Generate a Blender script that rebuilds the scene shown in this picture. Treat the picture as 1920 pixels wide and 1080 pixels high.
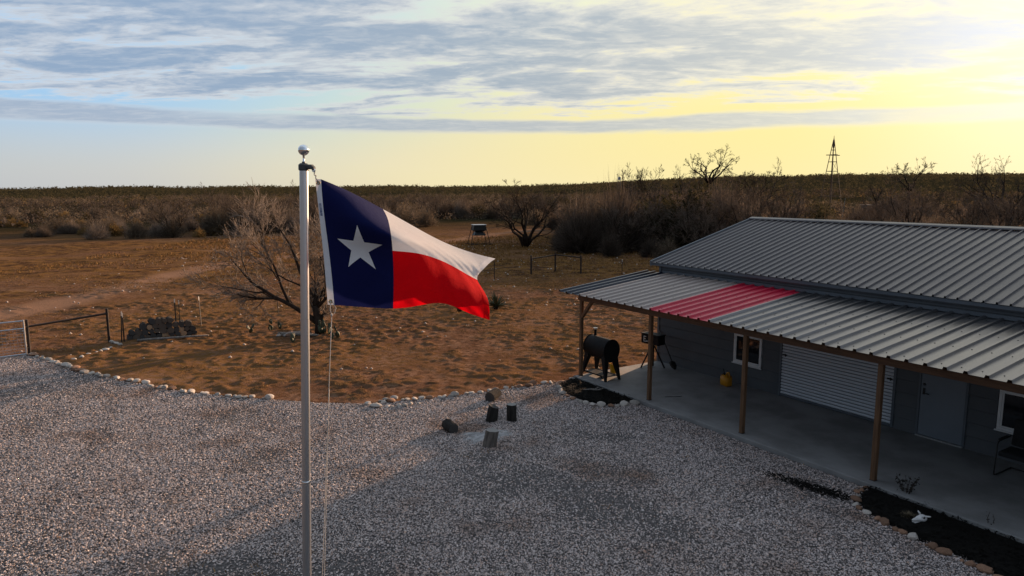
import bpy, bmesh, math, random
import numpy as np
from mathutils import Vector, Matrix, Euler

for o in list(bpy.data.objects):
    bpy.data.objects.remove(o, do_unlink=True)
scene = bpy.context.scene
COL = scene.collection

# ------------------------------------------------------------------ camera
CAM_H, FPX, HORIZON = 5.3, 1300.0, 358.0
PITCH = math.atan((540 - HORIZON) / FPX)
cam_data = bpy.data.cameras.new("camera")
cam_data.sensor_width = 36.0
cam_data.lens = FPX / 1920.0 * 36.0
cam_data.clip_start = 0.1
cam_data.clip_end = 20000.0
cam = bpy.data.objects.new("camera", cam_data)
COL.objects.link(cam)
cam.location = (0, 0, CAM_H)
cam.rotation_euler = (math.pi / 2 - PITCH, 0, 0)
scene.camera = cam

# ------------------------------------------------------------------ light
CLOUD_SEED = 0.0
SUN_AZ, SUN_EL = 38.0, 10.0          # degrees right of the view axis, above the horizon
a, e = math.radians(SUN_AZ), math.radians(SUN_EL)
SUN = Vector((math.sin(a) * math.cos(e), math.cos(a) * math.cos(e), math.sin(e)))
sun_data = bpy.data.lights.new("sun", 'SUN')
sun_data.energy = 5.0
sun_data.angle = math.radians(1.0)
sun_data.color = (1.0, 0.65, 0.41)
sun = bpy.data.objects.new("sun", sun_data)
COL.objects.link(sun)
sun.rotation_euler = (-SUN).to_track_quat('-Z', 'Y').to_euler()
sun.location = SUN * 50

scene.view_settings.view_transform = 'Standard'
scene.view_settings.look = 'None'
scene.view_settings.gamma = 1.0
scene.view_settings.use_curve_mapping = False
scene.view_settings.exposure = 1.03
scene.cycles.max_bounces = 8
scene.cycles.transparent_max_bounces = 16

# ------------------------------------------------------------------ node helper
class NT:
    def __init__(s, tree):
        s.t = tree; s.n = tree.nodes; s.l = tree.links
    def node(s, kind, **kw):
        n = s.n.new(kind)
        for k, v in kw.items():
            setattr(n, k, v)
        return n
    def put(s, sock, v):
        if v is None: return
        if hasattr(v, 'is_output') or hasattr(v, 'links'):
            s.l.new(v, sock)
        else:
            try: sock.default_value = v
            except Exception:
                sock.default_value = tuple(v) + (1.0,)
    def math(s, op, a, b=None, c=None, clamp=False):
        n = s.node('ShaderNodeMath', operation=op, use_clamp=clamp)
        s.put(n.inputs[0], a); s.put(n.inputs[1], b); s.put(n.inputs[2], c)
        return n.outputs[0]
    def vmath(s, op, a, b=None, scale=None):
        n = s.node('ShaderNodeVectorMath', operation=op)
        s.put(n.inputs[0], a); s.put(n.inputs[1], b)
        if scale is not None: s.put(n.inputs['Scale'], scale)
        return n.outputs['Value'] if op in ('DOT_PRODUCT', 'LENGTH') else n.outputs['Vector']
    def comb(s, x, y, z):
        n = s.node('ShaderNodeCombineXYZ')
        s.put(n.inputs[0], x); s.put(n.inputs[1], y); s.put(n.inputs[2], z)
        return n.outputs[0]
    def sep(s, v):
        n = s.node('ShaderNodeSeparateXYZ'); s.l.new(v, n.inputs[0]); return n.outputs
    def noise(s, vec, scale, detail=4, rough=0.55, dist=0.0, dims='3D', col=False):
        n = s.node('ShaderNodeTexNoise', noise_dimensions=dims)
        if vec is not None: s.l.new(vec, n.inputs['Vector'])
        s.put(n.inputs['Scale'], scale); s.put(n.inputs['Detail'], detail)
        s.put(n.inputs['Roughness'], rough); s.put(n.inputs['Distortion'], dist)
        return n.outputs['Color'] if col else n.outputs[0]
    def ramp(s, fac, stops, interp='LINEAR'):
        n = s.node('ShaderNodeValToRGB'); r = n.color_ramp; r.interpolation = interp
        while len(r.elements) < len(stops): r.elements.new(0.5)
        for el, (p, c) in zip(r.elements, stops):
            el.position = p
            if isinstance(c, (int, float)): c = (c, c, c)
            el.color = tuple(c)[:3] + (1.0,)
        s.l.new(fac, n.inputs[0]); return n.outputs[0]
    def smooth(s, v, lo, hi, a=0.0, b=1.0):
        n = s.node('ShaderNodeMapRange', interpolation_type='SMOOTHSTEP')
        s.put(n.inputs['Value'], v); s.put(n.inputs['From Min'], lo); s.put(n.inputs['From Max'], hi)
        s.put(n.inputs['To Min'], a); s.put(n.inputs['To Max'], b)
        return n.outputs[0]
    def mix(s, fac, a, b, blend='MIX'):
        n = s.node('ShaderNodeMix', data_type='RGBA', blend_type=blend)
        s.put(n.inputs[0], fac)
        s.put(n.inputs[6], a if not isinstance(a, tuple) else a[:3] + (1.0,))
        s.put(n.inputs[7], b if not isinstance(b, tuple) else b[:3] + (1.0,))
        return n.outputs[2]

# ------------------------------------------------------------------ sky with drifting cloud layers
world = bpy.data.worlds.new("World")
scene.world = world
world.use_nodes = True
world.node_tree.nodes.clear()
W = NT(world.node_tree)
out = W.node('ShaderNodeOutputWorld')
bg = W.node('ShaderNodeBackground')
bg.inputs['Strength'].default_value = 0.0505
W.l.new(bg.outputs[0], out.inputs['Surface'])
sky = W.node('ShaderNodeTexSky', sky_type='NISHITA')
sky.sun_disc = False
sky.sun_elevation = math.radians(SUN_EL)
sky.sun_rotation = math.radians(SUN_AZ)
sky.altitude = 120.0
sky.air_density = 1.0
sky.dust_density = 1.0
sky.ozone_density = 3.0
tc = W.node('ShaderNodeTexCoord')
D = W.vmath('NORMALIZE', tc.outputs['Generated'])
dx, dy, dz = W.sep(D)
z = W.math('MAXIMUM', dz, 0.0)
cosraw = W.vmath('DOT_PRODUCT', D, tuple(SUN))
cosang = W.math('MAXIMUM', cosraw, 0.0)
dusk = W.smooth(cosraw, -0.95, 0.36, 0.40, 1.0)      # the sky dims away from the sunset
glow = W.smooth(cosang, 0.36, 1.03)
glow_mid = W.math('POWER', cosang, 9.0)
glow_tight = W.math('POWER', cosang, 60.0)
nish = W.vmath('MINIMUM', W.vmath('SCALE', sky.outputs[0], scale=0.30), (1.3, 1.2, 0.9))
# pale haze low down, clean blue above it; gold round the low sun
up = W.smooth(z, 0.02, 0.15)
away = W.mix(up, (4.7, 4.9, 5.2), (2.8, 5.1, 7.9))
toward = W.mix(W.smooth(z, 0.03, 0.30), (8.9, 7.4, 2.1), (9.0, 8.4, 5.4))
clear = W.vmath('ADD', W.mix(glow, away, toward), nish)
warm = W.math('MULTIPLY', W.smooth(z, 0.0, 0.13, 1.0, 0.0), W.smooth(cosang, 0.2, 0.8))
clear = W.mix(W.math('MULTIPLY', warm, 0.40), clear, (9.4, 8.0, 5.4))
halo = W.vmath('SCALE', W.comb(2.0, 2.2, 3.4), scale=glow_tight)
clear = W.vmath('ADD', clear, halo)
# cloud sheet: directions projected on a flat layer
inv = W.math('DIVIDE', 1.0, W.math('ADD', z, 0.10))
px = W.math('MULTIPLY', dx, inv); py = W.math('MULTIPLY', dy, inv)
P1 = W.comb(W.math('MULTIPLY', px, 0.42), W.math('ADD', py, W.math('MULTIPLY', px, 0.14)), CLOUD_SEED)
big = W.noise(P1, 0.80, 3, 0.5, 0.2)
P2 = W.comb(W.math('MULTIPLY', px, 0.50), W.math('ADD', py, W.math('MULTIPLY', px, 0.06)), 3.7)
mid = W.noise(P2, 3.0, 8, 0.62, 0.4)
rip = W.noise(W.comb(W.math('MULTIPLY', px, 0.7), py, 9.1), 10.0, 5, 0.6, 0.6)
bias = W.ramp(z, [(0.0, 0.10), (0.075, 0.26), (0.10, 0.42), (0.13, 0.61), (0.20, 0.675), (0.40, 0.63), (1.0, 0.58)])
field = W.math('ADD', W.math('ADD', W.math('MULTIPLY', big, 0.78), W.math('MULTIPLY', mid, 0.82)), W.math('MULTIPLY', rip, 0.20))
field = W.math('ADD', field, W.math('SUBTRACT', bias, 1.455))
field = W.math('SUBTRACT', field, W.math('MULTIPLY', glow_mid, 0.02))
dens = W.smooth(field, -0.09, 0.05)
# one long low streak
wob = W.noise(W.comb(W.math('MULTIPLY', dx, 3.0), W.math('MULTIPLY', dz, 30.0), 1.3), 1.0, 6, 0.62, 0.3)
zz = W.math('ADD', dz, W.math('MULTIPLY', W.math('SUBTRACT', wob, 0.5), 0.030))
band = W.math('MULTIPLY', W.smooth(zz, 0.076, 0.086), W.smooth(zz, 0.097, 0.105, 1.0, 0.0))
band = W.math('MULTIPLY', band, W.smooth(W.noise(W.comb(W.math('MULTIPLY', dx, 2.2), 0.4, W.math('MULTIPLY', dz, 9.0)), 1.0, 4, 0.55), 0.18, 0.42))
dens = W.math('MAXIMUM', dens, W.math('MULTIPLY', band, 0.95))
lit = W.vmath('ADD', W.comb(7.0, 7.0, 7.1), W.vmath('SCALE', W.comb(3.6, 3.0, 1.0), scale=glow_mid))
dark = W.vmath('ADD', W.comb(2.8, 3.65, 5.0), W.vmath('SCALE', W.comb(4.0, 3.3, 1.9), scale=glow_mid))
dark = W.vmath('ADD', dark, halo)
thick = W.smooth(field, -0.04, 0.15)
thick = W.math('MAXIMUM', thick, W.math('MULTIPLY', band, 0.8))
thick = W.math('MULTIPLY', thick, W.smooth(W.noise(W.comb(W.math('MULTIPLY', px, 1.1), W.math('MULTIPLY', py, 2.0), 5.5), 5.0, 6, 0.65, 0.4), 0.28, 0.60, 0.62, 1.0))
cloud = W.mix(thick, lit, dark)
skycol = W.vmath('SCALE', W.mix(W.math('MULTIPLY', dens, 0.86), clear, cloud), scale=dusk)
W.l.new(skycol, bg.inputs['Color'])
# ------------------------------------------------------------------ pixel -> ground helper (1920 px wide photograph)
CT, ST = math.cos(PITCH), math.sin(PITCH)
def ray(x, y):
    ax, ay = (x - 960) / FPX, -(y - 540) / FPX
    return Vector((ax, CT + ay * ST, -ST + ay * CT))
def gp(x, y, z=0.0):
    d = ray(x, y); k = (z - CAM_H) / d.z
    return Vector((0, 0, CAM_H)) + d * k
def at_depth(x, y, Y):
    d = ray(x, y); return Vector((0, 0, CAM_H)) + d * (Y / d.y)

# ------------------------------------------------------------------ numpy noise
def value_noise(x, y, seed=0):
    x = np.asarray(x, float); y = np.asarray(y, float)
    xi = np.floor(x).astype(np.int64); yi = np.floor(y).astype(np.int64)
    fx, fy = x - xi, y - yi
    fx = fx * fx * (3 - 2 * fx); fy = fy * fy * (3 - 2 * fy)
    def h(i, j):
        n = (i * 374761393 + j * 668265263 + seed * 1442695041) & 0xffffffff
        n = ((n ^ (n >> 13)) * 1274126177) & 0xffffffff
        return ((n ^ (n >> 16)) & 0xffff) / 65535.0
    a = h(xi, yi); b = h(xi + 1, yi); c = h(xi, yi + 1); d = h(xi + 1, yi + 1)
    return (a * (1 - fx) + b * fx) * (1 - fy) + (c * (1 - fx) + d * fx) * fy
def fbm(x, y, octv=4, seed=0, gain=0.5):
    s = 0; amp = 1; tot = 0
    for k in range(octv):
        s = s + amp * value_noise(x * 2 ** k + 13.7 * k, y * 2 ** k - 7.1 * k, seed + k)
        tot += amp; amp *= gain
    return s / tot
def sstep(a, b, v):
    t = np.clip((v - a) / (b - a), 0, 1); return t * t * (3 - 2 * t)
def in_poly(px, py, poly):
    px = np.asarray(px); py = np.asarray(py); inside = np.zeros(px.shape, bool)
    n = len(poly)
    for i in range(n):
        x0, y0 = poly[i]; x1, y1 = poly[(i + 1) % n]
        if y0 == y1: continue
        c = ((y0 > py) != (y1 > py)) & (px < (x1 - x0) * (py - y0) / (y1 - y0) + x0)
        inside ^= c
    return inside

# ------------------------------------------------------------------ materials
def new_mat(name):
    m = bpy.data.materials.new(name); m.use_nodes = True
    t = NT(m.node_tree); b = m.node_tree.nodes['Principled BSDF']
    return m, t, b
def pmat(name, c1, c2=None, scale=6.0, rough=0.7, metal=0.0, bump=0.0, bscale=None, detail=5, stretch=(1, 1, 1), spec=0.4, vary=0.0, coat=0.0):
    m, t, b = new_mat(name)
    tcn = t.node('ShaderNodeTexCoord')
    mp = t.node('ShaderNodeMapping'); mp.inputs['Scale'].default_value = stretch
    t.l.new(tcn.outputs['Object'], mp.inputs[0]); v = mp.outputs[0]
    c2 = c2 or tuple(x * 0.75 for x in c1)
    n = t.noise(v, scale, detail, 0.6)
    f = t.smooth(n, 0.32, 0.68)
    col = t.mix(f, tuple(c1), tuple(c2))
    if vary:
        oi = t.node('ShaderNodeObjectInfo')
        k = t.math('ADD', t.math('MULTIPLY', oi.outputs['Random'], vary), 1.0 - vary / 2)
        col = t.vmath('SCALE', col, scale=k)
    t.l.new(col, b.inputs['Base Color'])
    b.inputs['Roughness'].default_value = rough
    b.inputs['Metallic'].default_value = metal
    b.inputs['Specular IOR Level'].default_value = spec
    b.inputs['Coat Weight'].default_value = coat
    rr = t.math('ADD', t.math('MULTIPLY', t.noise(v, scale * 2.3, 3), 0.2), rough - 0.1)
    t.l.new(rr, b.inputs['Roughness'])
    if bump:
        bn = t.noise(v, bscale or scale * 4, 5, 0.65)
        bp = t.node('ShaderNodeBump'); bp.inputs['Strength'].default_value = bump; bp.inputs['Distance'].default_value = 0.02
        t.l.new(bn, bp.inputs['Height']); t.l.new(bp.outputs[0], b.inputs['Normal'])
    return m

# ------------------------------------------------------------------ mesh builder
class MB:
    def __init__(s): s.v = []; s.f = []
    def add(s, vs, fs):
        k = len(s.v); s.v.extend([tuple(p) for p in vs]); s.f.extend([tuple(i + k for i in f) for f in fs]); return s
    def box(s, x0, x1, y0, y1, z0, z1, m=None):
        vs = [Vector((x, y, z)) for z in (z0, z1) for x, y in ((x0, y0), (x1, y0), (x1, y1), (x0, y1))]
        if m is not None: vs = [m @ p for p in vs]
        return s.add(vs, [(3, 2, 1, 0), (4, 5, 6, 7), (0, 1, 5, 4), (1, 2, 6, 5), (2, 3, 7, 6), (3, 0, 4, 7)])
    def bbox(s, x0, x1, y0, y1, z0, z1, b=0.006, m=None):
        """box with chamfered edges"""
        bm = bmesh.new(); bmesh.ops.create_cube(bm, size=1.0)
        for p in bm.verts:
            p.co = Vector(((x0 + x1) / 2 + p.co.x * (x1 - x0), (y0 + y1) / 2 + p.co.y * (y1 - y0), (z0 + z1) / 2 + p.co.z * (z1 - z0)))
        bmesh.ops.bevel(bm, geom=bm.edges[:], offset=b, segments=1, profile=0.5, affect='EDGES')
        bm.verts.index_update()
        vs = [p.co.copy() for p in bm.verts]
        if m is not None: vs = [m @ p for p in vs]
        s.add(vs, [[q.index for q in f.verts] for f in bm.faces]); bm.free(); return s
    def tube(s, pts, rad, n=8, cap=True):
        pts = [Vector(p) for p in pts]
        if not hasattr(rad, '__len__'): rad = [rad] * len(pts)
        k = len(s.v); prev = None
        for i, p in enumerate(pts):
            d = (pts[min(i + 1, len(pts) - 1)] - pts[max(i - 1, 0)])
            d = d.normalized() if d.length > 1e-9 else Vector((0, 0, 1))
            if prev is None:
                up = Vector((0, 0, 1)) if abs(d.z) < 0.9 else Vector((1, 0, 0))
                prev = d.cross(up).normalized()
            a_ = (prev - d * prev.dot(d)).normalized(); prev = a_; b_ = d.cross(a_)
            for j in range(n):
                t = 2 * math.pi * j / n
                s.v.append(tuple(p + (a_ * math.cos(t) + b_ * math.sin(t)) * rad[i]))
        for i in range(len(pts) - 1):
            for j in range(n):
                j2 = (j + 1) % n
                s.f.append((k + i * n + j, k + i * n + j2, k + (i + 1) * n + j2, k + (i + 1) * n + j))
        if cap:
            s.f.append(tuple(k + j for j in reversed(range(n))))
            s.f.append(tuple(k + (len(pts) - 1) * n + j for j in range(n)))
        return s
    def bar(s, p, q, w, h, b=0.0):
        """rectangular bar from p to q"""
        p, q = Vector(p), Vector(q); d = (q - p); L = d.length
        m = Matrix.Translation(p) @ d.to_track_quat('X', 'Z').to_matrix().to_4x4()
        if b: return s.bbox(0, L, -w / 2, w / 2, -h / 2, h / 2, b, m)
        return s.box(0, L, -w / 2, w / 2, -h / 2, h / 2, m)
    def lathe(s, prof, n=20, c=(0, 0, 0), m=None):
        k = len(s.v)
        for r, z_ in prof:
            for j in range(n):
                t = 2 * math.pi * j / n
                p = Vector((c[0] + r * math.cos(t), c[1] + r * math.sin(t), c[2] + z_))
                s.v.append(tuple(m @ p if m is not None else p))
        for i in range(len(prof) - 1):
            for j in range(n):
                j2 = (j + 1) % n
                s.f.append((k + i * n + j, k + i * n + j2, k + (i + 1) * n + j2, k + (i + 1) * n + j))
        s.f.append(tuple(k + j for j in reversed(range(n))))
        s.f.append(tuple(k + (len(prof) - 1) * n + j for j in range(n)))
        return s
    def rock(s, c, r, seed, sub=2, flat=0.7, rough=0.28):
        rg = random.Random(seed)
        bm = bmesh.new(); bmesh.ops.create_icosphere(bm, subdivisions=sub, radius=1.0)
        sc = Vector((r * rg.uniform(.8, 1.25), r * rg.uniform(.75, 1.1), r * flat * rg.uniform(.8, 1.15)))
        ph = [Vector((rg.uniform(-1, 1), rg.uniform(-1, 1), rg.uniform(-1, 1))).normalized() for _ in range(7)]
        cut = [rg.uniform(.55, .95) for _ in ph]
        rz = Matrix.Rotation(rg.uniform(0, 6.28), 3, 'Z')
        for p in bm.verts:
            q = p.co.normalized()
            for h, cc in zip(ph, cut):           # planar facets
                d = q.dot(h)
                if d > cc: q = q - h * (d - cc) * 0.9
            q = q * (1 + rg.uniform(-.5, .5) * rough * 0.3)
            p.co = rz @ Vector((q.x * sc.x, q.y * sc.y, q.z * sc.z))
        bm.verts.index_update()
        s.add([Vector(c) + p.co for p in bm.verts], [[q.index for q in f.verts] for f in bm.faces]); bm.free(); return s
    def mesh(s, name, mat=None, smooth=False):
        me = bpy.data.meshes.new(name); me.from_pydata(s.v, [], s.f); me.update()
        if mat: me.materials.append(mat)
        if smooth: me.shade_smooth()
        return me
    def build(s, name, mat, parent=None, smooth=False, autosmooth=None, loc=None):
        me = s.mesh(name, mat, smooth)
        if autosmooth is not None: me.shade_smooth(); me.set_sharp_from_angle(angle=math.radians(autosmooth))
        return link(name, me, parent, loc)

def link(name, me, parent=None, loc=None, rot=None):
    o = bpy.data.objects.new(name, me); COL.objects.link(o)
    if parent is not None: o.parent = parent
    if loc is not None: o.location = loc
    if rot is not None: o.rotation_euler = rot
    return o
def np_mesh(name, verts, faces, mat=None, smooth=False):
    """verts Nx3, faces Mx3 or Mx4 arrays"""
    verts = np.ascontiguousarray(verts, np.float32); faces = np.ascontiguousarray(faces, np.int32)
    me = bpy.data.meshes.new(name); k = faces.shape[1]
    me.vertices.add(len(verts)); me.vertices.foreach_set('co', verts.ravel())
    me.loops.add(faces.size); me.loops.foreach_set('vertex_index', faces.ravel())
    me.polygons.add(len(faces)); me.polygons.foreach_set('loop_start', np.arange(0, faces.size, k, dtype=np.int32))
    me.polygons.foreach_set('loop_total', np.full(len(faces), k, np.int32))
    me.update(calc_edges=True)
    if mat: me.materials.append(mat)
    if smooth: me.shade_smooth()
    return me
def tag(o, label=None, cat=None, group=None, kind=None):
    if label: o['label'] = label
    if cat: o['category'] = cat
    if group: o['group'] = group
    if kind: o['kind'] = kind
    return o
def thing(name, label, cat, loc=(0, 0, 0), rotz=0.0, group=None):
    o = bpy.data.objects.new(name, None); COL.objects.link(o)
    o.empty_display_size = 0.2
    o.location = loc; o.rotation_euler = (0, 0, rotz)
    return tag(o, label, cat, group)
def copy_tree(o, parent=None):
    c = o.copy(); COL.objects.link(c); c.parent = parent
    for ch in list(o.children):
        copy_tree(ch, c)
    return c
# ------------------------------------------------------------------ setting: terrain, gravel yard, patio
POST = [gp(1089, 704, .1), gp(1215.5, 750, .1), gp(1390, 812, .1), gp(1637, 900, .1)]
BO = Vector((POST[0].x, POST[0].y, 0.0))                     # building origin: first porch post
U = (POST[3] - POST[0]); U.z = 0; U.normalize()
BROT = math.atan2(U.y, U.x)
V = Vector((-U.y, U.x, 0))
def b2w(x, y, z=0.0): return BO + U * x + V * y + Vector((0, 0, z))

edge_px = [(-420, 655), (0, 671), (58, 665), (150, 697), (230, 713), (300, 728), (370, 738), (440, 745), (510, 750), (590, 756), (690, 758), (760, 752), (850, 743), (950, 730), (1050, 716)]
edge = [gp(x, y) for x, y in edge_px]
gravel_poly = [(p.x, p.y) for p in edge] + [tuple(b2w(-.10, -.6)[:2]), tuple(b2w(-.10, .5)[:2]), tuple(b2w(18, .5)[:2]), (28, -14), (-32, -14), (-32, edge[0].y)]

HILL_AZ = [-60, -38, -36.3, -30, -20, -10, 0, 6, 10, 14, 18, 25, 36, 60]
HILL_PX = [6, 2, 6, 8, 10, 10, 11, 15, 20, 24, 27, 26, 24, 22]
def terrain(x, y):
    x = np.asarray(x, float); y = np.asarray(y, float)
    d = np.hypot(x, y); az = np.degrees(np.arctan2(x, np.maximum(y, 1e-3)))
    top = np.interp(az, HILL_AZ, HILL_PX)
    r0 = 950.0
    hill = (CAM_H + (top - 5.5 + 4 * (fbm(az / 5.0, az * 0, 3, 3) - .5)) / FPX * r0 / np.maximum(np.cos(np.radians(az)), .4))
    z = hill * sstep(170, r0, d) * np.where(d > r0, np.exp(-((d - r0) / 900.0) ** 2), 1.0)
    z = z + (fbm(x / 90, y / 90, 3, 5) - .5) * 2.0 * sstep(120, 400, d)
    z = z + (fbm(x / 14, y / 14, 3, 9) - .5) * .5 * sstep(28, 70, d)
    return z
def micro(x, y):
    """grazed tufty soil: small mounds, wind rippled"""
    n1 = fbm(x / .27, y / .23, 3, 21, .55); n2 = fbm(x / 1.9, y / 1.6, 2, 33)
    tuft = sstep(.50, .66, n1) * sstep(.22, .55, n2)
    trail = sstep(.55, .8, fbm(x / 5.0, y / 2.2, 2, 71))
    return (tuft * .044 * (1 - .75 * trail) + (n1 - .5) * .032 + (n2 - .5) * .045)

def graded(lo, hi, f0, f1, step, grow, maxstep=400):
    xs = list(np.arange(f0, f1 + 1e-6, step))
    s = step; x = f1
    while x < hi: s = min(s * grow, maxstep); x += s; xs.append(x)
    s = step; x = f0
    while x > lo: s = min(s * grow, maxstep); x -= s; xs.insert(0, x)
    return np.array(xs)
gx = graded(-3500, 3500, -18, 8, .066, 1.04)
gy = graded(-60, 5200, 16.8, 34, .066, 1.012)
GX, GY = np.meshgrid(gx, gy)
inside = in_poly(GX, GY, gravel_poly)
pts = np.array([(p.x, p.y) for p in edge])
dist = np.full(GX.shape, 1e9)
for i in range(len(pts) - 1):
    a_, b_ = pts[i], pts[i + 1]; ab = b_ - a_
    t_ = np.clip(((GX - a_[0]) * ab[0] + (GY - a_[1]) * ab[1]) / (ab @ ab), 0, 1)
    dist = np.minimum(dist, np.hypot(GX - a_[0] - t_ * ab[0], GY - a_[1] - t_ * ab[1]))
fade = np.where(inside, 0.0, sstep(.0, .5, dist))
GZ = terrain(GX, GY) + micro(GX, GY) * fade * (1 - sstep(45, 90, np.hypot(GX, GY)) * .6)
GZ = np.where(inside, -.07, GZ)
ux, uy = U.x, U.y
BU = (GX - BO.x) * ux + (GY - BO.y) * uy; BV = (GX - BO.x) * V.x + (GY - BO.y) * V.y
GZ = np.where((BU > -.2) & (BU < 18) & (BV > -.6) & (BV < 12.6), np.minimum(GZ, -.05), GZ)
ny, nx = GX.shape
idx = np.arange(nx * ny).reshape(ny, nx)
gf = np.stack([idx[:-1, :-1], idx[:-1, 1:], idx[1:, 1:], idx[1:, :-1]], -1).reshape(-1, 4)

m, t, b = new_mat('sandy_soil')
tcn = t.node('ShaderNodeNewGeometry'); pos = tcn.outputs['Position']
sx, sy, sz = t.sep(pos)
flat = t.comb(sx, sy, 0.0)
n_big = t.noise(flat, .12, 4, .55); n_mid = t.noise(flat, .9, 5, .6); n_fine = t.noise(flat, 5.0, 6, .65)
n_str = t.noise(t.comb(t.math('MULTIPLY', sx, .10), t.math('MULTIPLY', sy, .45), 2.0), 1.0, 4, .55)
soil = t.mix(t.smooth(n_mid, .35, .65), (.180, .098, .060), (.265, .158, .102))
soil = t.mix(t.smooth(n_fine, .40, .66), soil, (.105, .055, .032))
grassy = t.math('MULTIPLY', t.smooth(n_big, .40, .62), t.smooth(n_fine, .38, .6))
soil = t.mix(t.math('MULTIPLY', grassy, .75), soil, (.235, .130, .040))
soil = t.mix(t.math('MULTIPLY', t.smooth(n_str, .56, .74), .8), soil, (.34, .21, .14))
def attr(n):
    q = t.node('ShaderNodeAttribute'); q.attribute_name = n; return q.outputs['Fac']
soil = t.mix(t.math('MULTIPLY', attr('tuft'), .8), soil, t.mix(n_mid, (.150, .084, .040), (.235, .128, .055)))
soil = t.mix(t.math('MULTIPLY', attr('meadow'), t.smooth(n_fine, .30, .62)), soil, t.mix(t.smooth(n_mid, .4, .6), (.055, .034, .020), (.235, .125, .036)))
soil = t.mix(t.math('MULTIPLY', attr('track'), .8), soil, t.mix(n_mid, (.36, .225, .15), (.29, .175, .115)))
dist_y = t.math('SQRT', t.math('ADD', t.math('MULTIPLY', sx, sx), t.math('MULTIPLY', sy, sy)))
farf = t.smooth(dist_y, 72.0, 130.0)
scrub = t.mix(t.smooth(t.noise(flat, .03, 6, .65), .38, .62), (.030, .028, .017), (.046, .038, .022))
scrub = t.mix(t.smooth(t.noise(flat, .25, 4, .6), .45, .62), scrub, (.026, .027, .014))
soil = t.mix(farf, soil, scrub)
soil = t.vmath('MULTIPLY', soil, (.79, .755, .745))
t.l.new(soil, b.inputs['Base Color']); b.inputs['Roughness'].default_value = 1.0; b.inputs['Specular IOR Level'].default_value = 0.0
bp = t.node('ShaderNodeBump'); bp.inputs['Strength'].default_value = .7; bp.inputs['Distance'].default_value = .05
t.l.new(t.math('ADD', t.noise(flat, 9.0, 6, .7), t.noise(flat, 30.0, 3, .6)), bp.inputs['Height']); t.l.new(bp.outputs[0], b.inputs['Normal'])
M_SOIL = m
me = np_mesh('ground', np.stack([GX, GY, GZ], -1).reshape(-1, 3), gf, M_SOIL, True)
track_px = [(-260, 650), (0, 592), (200, 547), (430, 494), (600, 480), (850, 450), (1010, 432)]
tk_ = [gp(x, y) for x, y in track_px]; td = np.full(GX.shape, 1e9)
for i in range(len(tk_) - 1):
    a_, b_ = np.array(tk_[i][:2]), np.array(tk_[i + 1][:2]); ab = b_ - a_
    t_ = np.clip(((GX - a_[0]) * ab[0] + (GY - a_[1]) * ab[1]) / (ab @ ab), 0, 1)
    td = np.minimum(td, np.hypot(GX - a_[0] - t_ * ab[0], GY - a_[1] - t_ * ab[1]))
td = td + (fbm(GX / 3, GY / 3, 3, 61) - .5) * 2.0
track = 1 - sstep(.3, 1.9, td)
n1_ = fbm(GX / .27, GY / .23, 3, 21, .55); n2_ = fbm(GX / 1.9, GY / 1.6, 2, 33)
tuft_ = sstep(.50, .66, n1_) * sstep(.22, .55, n2_) * fade
meadow = sstep(36, 46, np.hypot(GX, GY)) * (1 - sstep(78, 90, np.hypot(GX, GY))) * sstep(.38, .55, fbm(GX / 7, GY / 3.5, 4, 17)) * (1 - track)
for nm_, arr in (('track', track), ('tuft', tuft_), ('meadow', meadow)):
    at_ = me.attributes.new(nm_, 'FLOAT', 'POINT'); at_.data.foreach_set('value', np.ascontiguousarray(arr.ravel(), np.float32))
tag(link('ground', me), kind='structure')

# gravel yard: a bed of dirty fines with loose limestone chips on top
m, t, b = new_mat('gravel_fines')
pos = t.node('ShaderNodeNewGeometry').outputs['Position']
g_big = t.noise(pos, .35, 5, .6); g_fine = t.noise(pos, 22.0, 4, .7)
fines = t.mix(t.smooth(g_fine, .35, .65), (.050, .044, .043), (.150, .134, .130))
fines = t.mix(t.math('MULTIPLY', t.smooth(g_big, .56, .70), .85), fines, (.070, .046, .032))
t.l.new(fines, b.inputs['Base Color']); b.inputs['Roughness'].default_value = .95
bp = t.node('ShaderNodeBump'); bp.inputs['Strength'].default_value = .9; bp.inputs['Distance'].default_value = .03
t.l.new(t.noise(pos, 35.0, 4, .6), bp.inputs['Height']); t.l.new(bp.outputs[0], b.inputs['Normal'])
bm = bmesh.new(); vs = [bm.verts.new((x, y, 0.0)) for x, y in gravel_poly]
f = bm.faces.new(vs); bmesh.ops.triangulate(bm, faces=[f])
for f in bm.faces:
    if f.normal.z < 0: f.normal_flip()
me = bpy.data.meshes.new('gravel_yard'); bm.to_mesh(me); bm.free(); me.materials.append(m)
tag(link('gravel_yard', me), kind='structure')

# the loose chips themselves
rng = np.random.default_rng(7)
M_CHIP, t, b = new_mat('limestone_chips')
geo = t.node('ShaderNodeNewGeometry'); ri = geo.outputs['Random Per Island']
chip = t.ramp(ri, [(0.0, (.06, .055, .058)), (.18, (.15, .135, .135)), (.36, (.27, .243, .24)), (.58, (.48, .43, .425)), (.80, (.62, .565, .555)), (.92, (.52, .375, .31)), (1.0, (.69, .64, .63))])
chip = t.mix(t.smooth(t.noise(geo.outputs['Position'], .45, 4, .6), .50, .72), chip, t.vmath('MULTIPLY', chip, (.60, .47, .38)))
chip = t.vmath('MULTIPLY', chip, (.97, .915, .87))
t.l.new(chip, b.inputs['Base Color']); b.inputs['Roughness'].default_value = .9; b.inputs['Specular IOR Level'].default_value = .25
N = 2100000
cx = rng.uniform(-19, 15, N); cy = rng.uniform(7.2, 26.5, N)
keep = in_poly(cx, cy, gravel_poly)
cb = (cx - BO.x) * ux + (cy - BO.y) * uy; cv = (cx - BO.x) * V.x + (cy - BO.y) * V.y
keep &= ~((cb > -.15) & (cv > -.24))
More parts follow.
